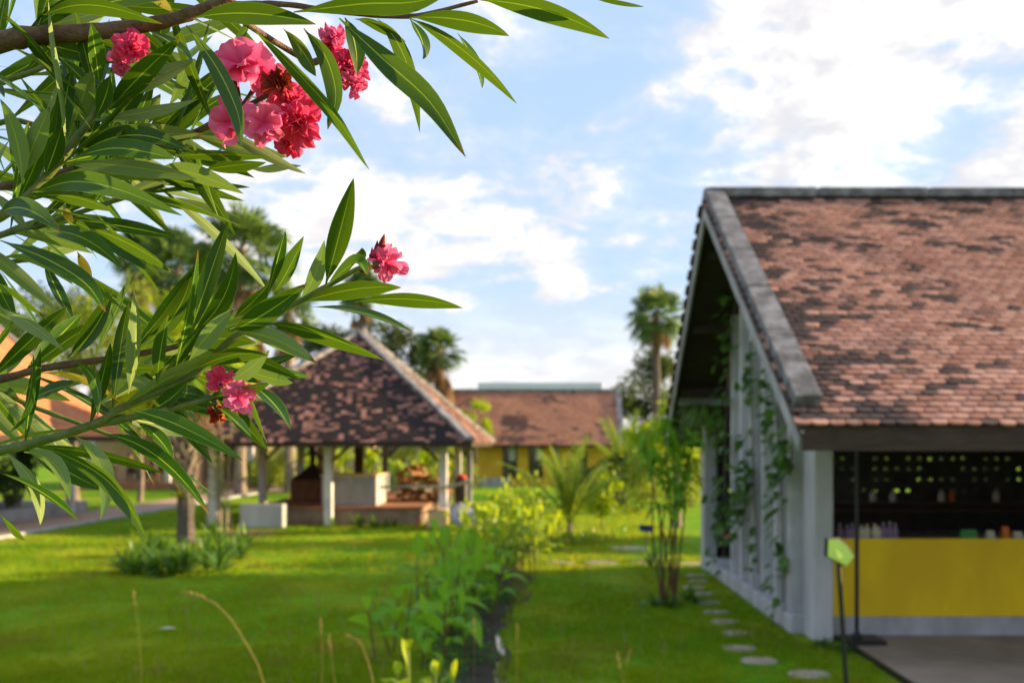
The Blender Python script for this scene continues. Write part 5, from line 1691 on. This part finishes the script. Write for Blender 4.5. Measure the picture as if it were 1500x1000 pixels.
def blade(b, pts, W, roll=0.0, fold=.18, rnd=.5, n=16, view=VIEW, flip=False, wave=0.0):
    p = bez(pts, n)
    tan = np.gradient(p, axis=0)
    V, U = [], []
    ph = ro.uniform(0, 6)
    for i in range(n):
        t = i / (n - 1)
        tn = nrm(tan[i])
        vw = nrm(p[i] - np.array((0, 0, EYE)))
        nr = -vw - tn * np.dot(-vw, tn)
        nr = nrm(nr) if np.linalg.norm(nr) > 1e-3 else np.array((0, 0, 1.0))
        sd__ = nrm(np.cross(tn, nr))
        rl = roll + wave * math.sin(3.0 * t + ph)
        sd__ = rot(sd__, tn, rl); nr = rot(nr, tn, rl)
        if flip: nr = -nr
        tt = min(1, max(0, (t - .05) / .95))
        wv = W * (.055 + .945 * (math.sin(math.pi * tt ** .90) ** .98 if 0 < tt < 1 else 0)) if t < .97 else W * .02
        for u in (-1, -.5, 0, .5, 1):
            V.append(p[i] + sd__ * u * wv / 2 + nr * fold * (abs(u) ** 1.3) * wv / 2); U.append((u * .5 + .5, t))
    f = []
    for i in range(n - 1):
        for j in range(4):
            q = (i * 5 + j, i * 5 + j + 1, i * 5 + 6 + j, i * 5 + 5 + j)
            f.append(q[::-1] if flip else q)
    b.add(V, np.array(f), rnd=rnd, uv=U)


def px3(q, d0, d1, i, n):
    return P(q[0], q[1], d0 + (d1 - d0) * i / max(1, n - 1))


# (base..tip pixels of the photograph, apparent width px, depth at base, depth at tip, tone, shows underside)
LV = [
    ([(62, 22), (110, 8), (165, 12), (238, 35)], 20, .80, .76, .15, 0),
    ([(285, 26), (370, 20), (463, 36)], 30, .80, .78, .2, 0),
    ([(273, 37), (318, 100), (348, 165), (354, 214)], 26, .79, .72, .25, 0),
    ([(218, 46), (255, 66), (281, 91)], 14, .83, .80, .15, 0),
    ([(366, 38), (425, 95), (490, 168), (541, 249)], 15, .78, .74, .35, 0),
    ([(415, 42), (445, 78), (463, 112)], 20, .84, .82, .35, 0),
    ([(445, 42), (478, 85), (492, 140), (480, 190)], 27, .82, .80, .15, 0),
    ([(155, 166), (205, 112), (265, 56)], 31, .86, .80, .55, 0),
    ([(160, 190), (190, 150), (216, 122)], 24, .92, .90, .35, 0),
    ([(97, 212), (117, 155), (134, 104)], 35, .88, .84, .75, 1),
    ([(146, 128), (140, 80), (133, 34)], 22, .84, .80, .8, 0),
    ([(140, 172), (155, 140), (160, 112)], 22, .85, .83, .6, 0),
    ([(33, 258), (52, 205), (73, 156)], 27, .84, .80, .45, 1),
    ([(32, 268), (24, 205), (0, 145)], 22, .83, .80, .35, 1),
    ([(66, 258), (80, 220), (91, 186)], 22, .84, .83, .25, 0),
    ([(70, -5), (80, 60), (92, 130), (97, 212)], 9, .84, .82, .9, 1),
    ([(246, 157), (265, 118), (277, 78)], 15, .98, .95, .5, 1),
    ([(190, 196), (215, 168), (235, 138)], 22, .96, .94, .95, 1),
    ([(247, 204), (282, 150), (313, 103)], 27, .95, .93, .95, 0),
    ([(110, 226), (165, 202), (220, 200), (286, 224)], 26, .86, .80, .1, 0),
    ([(106, 230), (165, 217), (220, 224), (257, 233)], 24, .84, .78, .6, 0),
    ([(253, 229), (320, 226), (397, 231)], 14, .88, .82, .25, 0),
    ([(300, 248), (345, 242), (390, 238)], 19, .94, .92, .3, 0),
    ([(366, 248), (405, 244), (442, 243)], 9, .95, .93, .3, 1),
    ([(230, 248), (285, 255), (357, 284)], 23, .90, .84, .95, 1),
    ([(233, 262), (280, 270), (323, 288)], 20, .95, .92, .3, 0),
    ([(43, 284), (105, 266), (175, 278), (267, 316)], 30, .85, .76, .8, 0),
    ([(47, 288), (105, 288), (167, 310)], 20, .84, .78, .2, 0),
    ([(0, 313), (38, 306), (90, 342)], 28, .80, .74, .35, 0),
    ([(163, 273), (255, 292), (352, 331)], 6, .86, .80, .4, 0),
    ([(220, 183), (245, 172), (267, 165)], 22, .97, .96, .35, 0),
    ([(130, 17), (190, -2), (300, -8)], 22, .84, .82, .2, 0),
    ([(430, 18), (530, 6), (600, 4), (655, -8)], 32, .79, .76, .2, 0),
    ([(600, 26), (680, 30), (746, 53)], 26, .82, .79, .3, 0),
    ([(497, 27), (565, 90), (630, 150), (682, 230)], 35, .80, .74, .3, 0),
    ([(505, 26), (520, 65), (522, 110)], 25, .83, .82, .1, 0),
    ([(520, 28), (560, 38), (595, 62)], 13, .86, .85, .2, 0),
    ([(553, 28), (595, 90), (615, 194)], 20, .86, .84, .35, 0),
    ([(600, 28), (618, 60), (619, 87)], 15, .85, .84, .35, 0),
    ([(600, 27), (680, 75), (757, 152)], 20, .82, .78, .35, 0),
    ([(670, 49), (695, 90), (706, 130)], 14, .85, .84, .35, 0),
    ([(703, 0), (800, 16), (893, 57)], 29, .78, .72, .3, 0),
    ([(865, -3), (905, 1), (943, 10)], 9, .78, .75, .3, 0),
    ([(477, 417), (498, 340), (518, 261)], 31, .84, .78, .4, 0),
    ([(0, 352), (70, 380), (125, 415), (155, 457)], 24, .80, .74, .4, 0),
    ([(33, 357), (110, 395), (179, 452)], 14, .86, .80, .7, 0),
    ([(60, 340), (120, 348), (179, 394)], 26, .88, .82, .85, 0),
    ([(133, 335), (195, 360), (258, 402)], 18, .86, .80, .3, 0),
    ([(0, 376), (60, 388), (107, 417)], 12, .84, .82, .3, 1),
    ([(0, 416), (35, 438), (69, 467)], 8, .84, .82, .5, 0),
    ([(0, 450), (50, 478), (93, 513)], 16, .82, .79, .55, 1),
    ([(100, 523), (140, 478), (165, 423)], 25, .86, .83, .2, 0),
    ([(188, 577), (199, 500), (196, 425)], 18, .83, .79, .75, 1),
    ([(205, 508), (255, 462), (281, 398)], 26, .87, .84, .2, 0),
    ([(257, 538), (275, 460), (290, 365)], 14, .84, .80, .75, 0),
    ([(230, 562), (236, 510), (247, 461)], 18, .82, .80, .55, 0),
    ([(280, 490), (325, 440), (345, 370)], 25, .86, .83, .3, 0),
    ([(277, 528), (305, 490), (343, 453)], 26, .83, .80, .65, 1),
    ([(390, 437), (405, 385), (418, 338)], 13, .85, .82, .3, 0),
    ([(402, 428), (425, 390), (445, 346)], 20, .86, .84, .45, 0),
    ([(440, 438), (462, 400), (475, 352)], 21, .86, .83, .9, 1),
    ([(340, 484), (390, 458), (450, 415)], 33, .82, .79, .2, 0),
    ([(343, 465), (372, 440), (397, 412)], 20, .88, .86, .4, 0),
    ([(343, 486), (400, 496), (463, 531)], 27, .83, .78, .95, 1),
    ([(250, 506), (320, 496), (375, 502)], 25, .87, .85, .2, 0),
    ([(287, 540), (340, 520), (392, 520)], 23, .83, .80, .55, 0),
    ([(326, 565), (365, 540), (395, 513)], 20, .85, .82, .95, 1),
    ([(390, 473), (470, 490), (562, 527)], 22, .83, .77, .3, 0),
    ([(132, 553), (180, 540), (228, 540)], 23, .88, .86, .4, 0),
    ([(443, 443), (515, 424), (588, 421)], 25, .83, .79, .3, 0),
    ([(520, 442), (600, 438), (678, 451)], 19, .86, .82, .3, 0),
    ([(453, 450), (530, 458), (607, 488)], 9, .83, .79, .4, 0),
    ([(477, 420), (505, 395), (525, 384), (538, 402)], 17, .82, .80, .85, 0),
    ([(514, 386), (524, 375), (530, 363)], 13, .86, .85, .5, 0),
    ([(187, 600), (260, 622), (355, 674)], 27, .81, .75, .9, 0),
    ([(150, 635), (230, 668), (307, 754)], 20, .82, .76, .3, 0),
    ([(60, 650), (140, 690), (185, 735), (217, 793)], 22, .80, .74, .45, 0),
    ([(108, 638), (150, 690), (147, 762)], 21, .81, .77, .85, 1),
    ([(35, 662), (80, 680), (103, 733)], 23, .83, .80, .6, 1),
    ([(10, 664), (50, 710), (59, 768)], 21, .82, .79, .65, 1),
    ([(0, 692), (60, 720), (115, 762)], 13, .80, .78, .55, 0),
    ([(0, 753), (18, 770), (37, 791)], 9, .80, .79, .7, 0),
    ([(200, 617), (230, 640), (253, 672)], 16, .84, .82, .4, 0),
    ([(313, 592), (340, 612), (368, 640)], 13, .83, .80, .4, 0),
    ([(366, 562), (400, 590), (425, 628)], 18, .83, .79, .35, 0),
    ([(216, 602), (248, 585), (275, 558)], 24, .85, .83, .45, 0),
    ([(110, 530), (140, 560), (143, 610)], 14, .82, .80, .7, 0),
    ([(13, 634), (40, 590), (48, 517)], 11, .82, .80, .3, 0),
    ([(42, 588), (80, 570), (120, 562)], 17, .86, .84, .3, 0),
    ([(310, 583), (355, 570), (395, 561)], 15, .82, .79, .5, 0),
    ([(280, 550), (320, 570), (350, 608)], 18, .86, .83, .3, 0),
]
for pts, wpx, d0, d1, tone, back in LV:
    if tone < .4: pass
    n = len(pts)
    w3 = [px3(q, d0, d1, i, n) for i, q in enumerate(pts)]
    dm = (d0 + d1) / 2
    real = max(.0165, wpx * 1.04 * dm / FOC)
    roll = math.acos(min(1, wpx * 1.04 * dm / FOC / real)) * (1 if ro.random() < .5 else -1)
    b = MB()
    blade(b, w3, real, roll, fold=.16 + .12 * ro.random(), rnd=min(1, max(0, tone + ro.normal(0, .08))), flip=bool(back), wave=.12)
    b.build('leaf', M['oleaf'], ole, smooth=True)
for pts, wpx in (([(113, 368), (125, 395), (133, 422)], 15), ([(92, 305), (100, 315), (107, 325)], 14), ([(60, 546), (120, 556), (178, 590)], 11), ([(205, -12), (235, 2), (252, 18)], 14), ([(305, 608), (318, 602), (330, 612)], 16)):
    b = MB(); blade(b, [px3(q, .86, .84, i, 3) for i, q in enumerate(pts)], wpx * .86 / FOC, .2, rnd=ro.random(), wave=.2)
    o = b.build('leaf', M['oyellow'], ole, smooth=True); o['label'] = 'yellowed spotted leaf'

# stems: pixel paths with depths, radius in pixels at the start and end; all run back to the stool on the left
ST = [
    ([(-420, 250), (-180, 110), (0, 62), (60, 52), (140, 47), (240, 32), (300, 12), (345, -6)], [1.0, .95, .86, .85, .85, .84, .84, .84], 19, 6, 'oltwig'),
    ([(290, 14), (345, 7), (420, 7), (500, 18), (600, 24), (700, 2)], [.845, .85, .84, .83, .84, .83], 5, 2.5, 'oltwig'),
    ([(50, 48), (100, 28), (200, -8), (260, -40)], [.86, .87, .90, .9], 7, 4, 'oltwig'),
    ([(-420, 740), (-160, 690), (0, 661), (133, 623), (187, 593), (283, 550), (335, 500), (390, 468), (437, 443), (483, 417), (525, 393), (545, 385)], [1.05, .95, .86, .85, .85, .85, .85, .85, .85, .84, .83, .83], 7.5, 3, 'olstem'),
    ([(120, 626), (233, 603), (310, 583), (350, 570), (393, 562)], [.86, .84, .84, .84, .83], 5.5, 2.5, 'olstem'),
    ([(-420, 640), (-150, 580), (0, 555), (60, 540), (160, 525), (255, 508), (290, 492)], [1.05, .98, .90, .89, .88, .88, .87], 7, 4, 'oltwig'),
    ([(-420, 520), (-140, 380), (0, 317), (67, 260), (110, 205), (137, 168), (150, 120)], [1.1, .98, .87, .86, .86, .86, .86], 9, 4, 'olstem'),
    ([(-420, 430), (-100, 300), (60, 262), (170, 228), (260, 204), (318, 178), (350, 160)], [1.15, 1.05, .98, .96, .93, .90, .87], 8, 4, 'oltwig'),
    ([(-420, 560), (-160, 420), (-20, 352), (60, 330), (150, 300), (240, 272)], [1.15, 1.05, .97, .96, .95, .95], 7, 3, 'olstem'),
    ([(-420, 330), (-160, 200), (-20, 130), (60, 100), (120, 60), (170, 95)], [1.2, 1.1, 1.02, 1.0, 1.0, 1.0], 7, 3, 'olstem'),
    ([(-420, 640), (-160, 480), (-30, 400), (60, 380), (130, 400)], [1.25, 1.15, 1.05, 1.02, 1.0], 7, 3, 'olstem'),
    ([(-420, 690), (-200, 600), (-60, 560), (60, 600), (170, 640)], [1.2, 1.1, 1.0, .98, .98], 7, 3, 'olstem'),
    ([(-420, 440), (-140, 250), (0, 180), (80, 190), (160, 170), (230, 110)], [1.25, 1.15, 1.05, 1.03, 1.02, 1.0], 7, 3, 'olstem'),
]
foliage = MB()
for pts, ds, r0, r1, mt in ST:
    w3 = np.array([P(q[0], q[1], d) for q, d in zip(pts, ds)])
    p = bez(w3, 40)
    rad = np.linspace(r0, r1, 40) * .86 / FOC
    rad = rad * (1 + .05 * np.sin(np.arange(40) * 1.9) + np.where(np.arange(40) % 9 == 4, .16, 0))
    b = MB(); b.tube(p, rad, 10)
    br = b.build('branch', M[mt], ole, smooth=True)
# main stems from the ground up to where the branches start (outside the picture, to the left)
for i in range(5):
    a = np.array((ORX + ro.normal(0, .07), ORY + ro.normal(0, .07), -.05))
    e = P((-420), (250, 740, 520, 640, 400)[i], (1.0, 1.05, 1.1, 1.05, 1.2)[i])
    b = MB(); b.tube(bez([a, a * .55 + e * .45 + (ro.normal(0, .04), ro.normal(0, .04), 0), e], 14), np.linspace(.022, .011, 14), 9)
    b.build('stem', M['oltwig'], ole, smooth=True)


def whorls(pts, ds, t0, t1, n, Lpx=(140, 225), tone=.4, mb=foliage, zjit=.03):
    w3 = np.array([P(q[0], q[1], d) for q, d in zip(pts, ds)])
    p = bez(w3, 60)
    for k in range(n):
        u = t0 + (t1 - t0) * (k + ro.uniform(-.25, .25)) / max(1, n - 1)
        i = int(min(58, max(0, u * 59)))
        tan = nrm(p[i + 1] - p[i])
        ref = nrm(np.cross(tan, (0.2, .5, .8)))
        for j in range(3):
            a = k * 1.05 + j * 2.094 + ro.normal(0, .25)
            out_ = rot(ref, tan, a)
            ang = R(ro.uniform(28, 68))
            d = nrm(tan * math.cos(ang) + out_ * math.sin(ang))
            if d[1] < -.35: d = nrm(d * (1, .3, 1))
            L = ro.uniform(*Lpx) * p[i][1] / FOC
            c = p[i]
            bend = np.array((0, 0, -1.0)) * L * ro.uniform(-.05, .14) + out_ * L * ro.uniform(-.06, .10)
            blade(mb, [c, c + d * L * .55 + bend * .12, c + d * L + bend], .0155 * ro.uniform(.75, 1.1), ro.normal(0, 1.1), rnd=min(1, max(0, tone + ro.normal(0, .28))), n=11, flip=ro.random() < .30, wave=.2)


S = [(s[0], s[1]) for s in ST]
whorls(*S[0], .18, .40, 5)
whorls(*S[2], .2, 1., 4)
whorls(*S[3], .16, .38, 5, tone=.4)
whorls(*S[5], .16, .9, 6, tone=.35)
whorls(*S[6], .16, .9, 8, tone=.4)
whorls(*S[7], .16, .8, 9, tone=.5)
whorls(*S[8], .16, 1., 9, tone=.4)
whorls(*S[9], .16, 1., 10, tone=.45)
whorls(*S[10], .16, .75, 4, tone=.35)
whorls(*S[11], .16, .7, 6, tone=.4, Lpx=(100, 180))
whorls(*S[12], .16, 1., 10, tone=.45)
whorls([(150, 590), (233, 575), (310, 560)], [.95, .94, .93], 0, 1, 3, tone=.25, Lpx=(90, 150))
whorls([(230, 545), (300, 530), (350, 540)], [.94, .93, .93], 0, 1, 3, tone=.25, Lpx=(90, 140))
o = foliage.build('foliage', M['oleaf'], ole, smooth=True)
o['kind'] = 'stuff'


# blooms
def petal(b, c, d, sidev, L, W, cup, ruffle, r, rnd, curl=.3):
    """one ruffled petal leaving c along d, cupped about the flower's axis"""
    d, sidev = nrm(d), nrm(sidev)
    nn = np.cross(sidev, d)
    V, U = [], []
    nu, nv = 9, 8
    p1, p2 = r.uniform(0, 6), r.uniform(0, 6)
    k1, k2 = r.uniform(4, 6.5), r.uniform(7, 10)
    notch = r.uniform(.0, .10)
    for j in range(nv):
        t = j / (nv - 1)
        for i in range(nu):
            u = -1 + 2 * i / (nu - 1)
            wv = W * (.16 + .84 * min(1, t * 1.25) ** .75) * (1 - .28 * max(0, t - .72) / .28)
            le = L * t * (1 - .16 * u * u * t - notch * math.exp(-(u * 5) ** 2) * t)
            z = cup * L * t * t + ruffle * L * t * t * (math.sin(u * k1 + p1) + .5 * math.sin(u * k2 + p2)) * .16 - curl * L * max(0, t - .55) ** 2 * 1.6 + .22 * wv * u * u
            V.append(c + d * le + sidev * wv * u / 2 + nn * z); U.append((u * .5 + .5, t))
    f = [(j * nu + i, j * nu + i + 1, j * nu + nu + i + 1, j * nu + nu + i) for j in range(nv - 1) for i in range(nu - 1)]
    b.add(V, np.array(f), rnd=rnd, uv=U)


def bloom(c, axis, rad, mat, layers=3, npet=5, ruffle=1.0, seed=1, parent=ole, name='flower', open_=1.0, wide=1.05):
    r = np.random.default_rng(seed)
    axis = nrm(axis)
    a0 = nrm(np.cross(axis, (.3, .5, .81)))
    b = MB()
    for l in range(layers):
        s_ = 1 - .24 * l
        el = R((20 + 24 * l) * open_ + (1 - open_) * 70)
        for k in range(npet):
            ph = 2 * math.pi * (k + .5 * (l % 2)) / npet + r.normal(0, .12)
            o_ = rot(a0, axis, ph)
            d = o_ * math.cos(el) + axis * math.sin(el) + r.normal(0, .10, 3)
            sd__ = rot(np.cross(axis, o_), nrm(d), r.normal(0, .25))
            petal(b, c + axis * rad * .05 * l, d, sd__, rad * s_ * r.uniform(.88, 1.1), rad * s_ * wide * r.uniform(.9, 1.15), .14, ruffle, r, r.random(), curl=r.uniform(.1, .6))
    return b.build(name, M[mat], parent, smooth=True)


def buds(pts, d0, seed, rad=.0035):
    r = np.random.default_rng(seed)
    b = MB()
    for (x, y, x2, y2, wpx) in pts:
        a, e = P(x, y, d0), P(x2, y2, d0 + r.normal(0, .004))
        p = bez([a, (a + e) / 2, e], 8)
        prof = np.array([.25, .55, .8, 1, .98, .8, .5, .12]) * wpx * d0 / FOC / 2
        b.tube(p, prof, 8, rnd=r.random())
    return b


D = .86


def PX(px): return px * D / FOC


# the big cluster
bloom(P(352, 96, D), (-.15, -.85, .45), PX(46), 'petal', 2, 5, .8, 501, wide=1.2)
bloom(P(383, 108, D + .01), (.5, -.75, -.1), PX(36), 'petal', 2, 5, .9, 502, wide=1.15)
bloom(P(340, 178, D), (-.45, -.85, -.2), PX(38), 'petal', 2, 4, .7, 503, wide=1.25)
bloom(P(386, 180, D - .02), (.12, -.95, -.15), PX(34), 'petal', 2, 5, .9, 504, wide=1.3)
bloom(P(436, 176, D - .005), (.35, -.85, -.3), PX(40), 'petal_red', 4, 6, 1.6, 505, wide=.95)
bloom(P(427, 148, D + .01), (.35, -.8, .2), PX(34), 'petal_red', 4, 6, 1.7, 506, wide=.95)
bloom(P(425, 206, D + .01), (.1, -.85, -.6), PX(28), 'petal_red', 3, 5, 1.6, 507, wide=.9)
bloom(P(408, 122, D - .015), (.05, -.9, .35), PX(26), 'petal_old', 4, 6, 2.4, 508, wide=.8).__setitem__('label', 'withered dark red bloom')
b = MB()
for q in ((P(350, 160, D + .02), P(345, 118, D + .01)), (P(350, 160, D + .02), P(342, 180, D + .005)), (P(352, 160, D + .02), P(390, 180, D)), (P(352, 160, D + .02), P(430, 165, D + .01)), (P(352, 158, D + .02), P(408, 128, D)), (P(352, 158, D + .02), P(380, 112, D + .01))):
    b.tube(bez([q[0], (q[0] + q[1]) / 2 + (0, .004, 0), q[1]], 6), [.0022] * 5 + [.003], 6)
b.build('flower_stalk', M['oltwig'], ole, smooth=True)
# second cluster behind the hanging leaves
bloom(P(487, 55, .92), (.0, -.8, .6), PX(24), 'petal', 3, 6, 1.6, 511, wide=.8)
bloom(P(487, 72, .925), (-.2, -.9, .1), PX(24), 'petal_red', 4, 6, 1.8, 512, wide=.8)
bloom(P(510, 102, .92), (.3, -.9, .0), PX(34), 'petal_red', 4, 6, 1.7, 513, wide=.85)
bloom(P(518, 122, .915), (.5, -.8, -.35), PX(24), 'petal', 3, 5, 1.6, 514, wide=.85)
b = MB()
for e in ((487, 65), (507, 104)):
    b.tube(bez([P(455, 92, .93), P((455 + e[0]) / 2, 88, .93), P(*e, .925)], 6), .0025, 6)
b.tube(bez([P(455, 92, .93), P(400, 60, .92), P(340, 20, .86)], 10), .003, 6)
b.build('flower_stalk', M['oltwig'], ole, smooth=True)
# third, half hidden at the top left
bloom(P(193, 72, .835), (.2, -.9, .3), PX(29), 'petal_red', 3, 6, 1.5, 521, wide=.85)
bloom(P(178, 92, .84), (-.2, -.9, -.3), PX(22), 'petal', 3, 5, 1.4, 522, wide=.9)
# the single bloom with buds
bloom(P(566, 385, D - .01), (.35, -.75, -.55), PX(32), 'petal', 2, 5, 1.0, 531, wide=.75)
bloom(P(562, 378, D - .005), (.2, -.8, .1), PX(22), 'petal_red', 2, 5, 1.3, 532, wide=.7)
buds([(553, 385, 563, 343, 12), (548, 388, 553, 352, 8), (557, 386, 574, 357, 10), (548, 392, 541, 372, 7), (545, 395, 545, 362, 7), (560, 388, 580, 362, 9)], D - .005, 533).build('buds', M['petal_old'], ole, smooth=True)
b = MB()
for e in ((553, 385), (566, 385), (548, 390), (558, 380)):
    b.tube(bez([P(528, 398, .835), P((528 + e[0]) / 2, 390, .84), P(*e, D - .005)], 6), .0022, 6)
b.build('flower_stalk', M['oltwig'], ole, smooth=True)
# the cluster low down
bloom(P(322, 556, .83), (-.1, -.9, .35), PX(23), 'petal_red', 2, 5, 1.1, 541, wide=.9)
bloom(P(350, 582, .80), (.3, -.9, .0), PX(24), 'petal', 2, 5, 1.0, 542, wide=1.0)
bloom(P(318, 605, .83), (-.2, -.9, -.3), PX(16), 'petal_old', 3, 5, 1.8, 543, wide=.8)
b = MB()
for e in ((325, 560), (348, 582), (319, 603)):
    b.tube(bez([P(300, 582, .88), P((300 + e[0]) / 2, 582, .85), P(*e, .825)], 6), .0022, 6)
b.build('flower_stalk', M['olstem'], ole, smooth=True)

for o in bpy.data.objects:
    if '_o' in o: del o['_o']
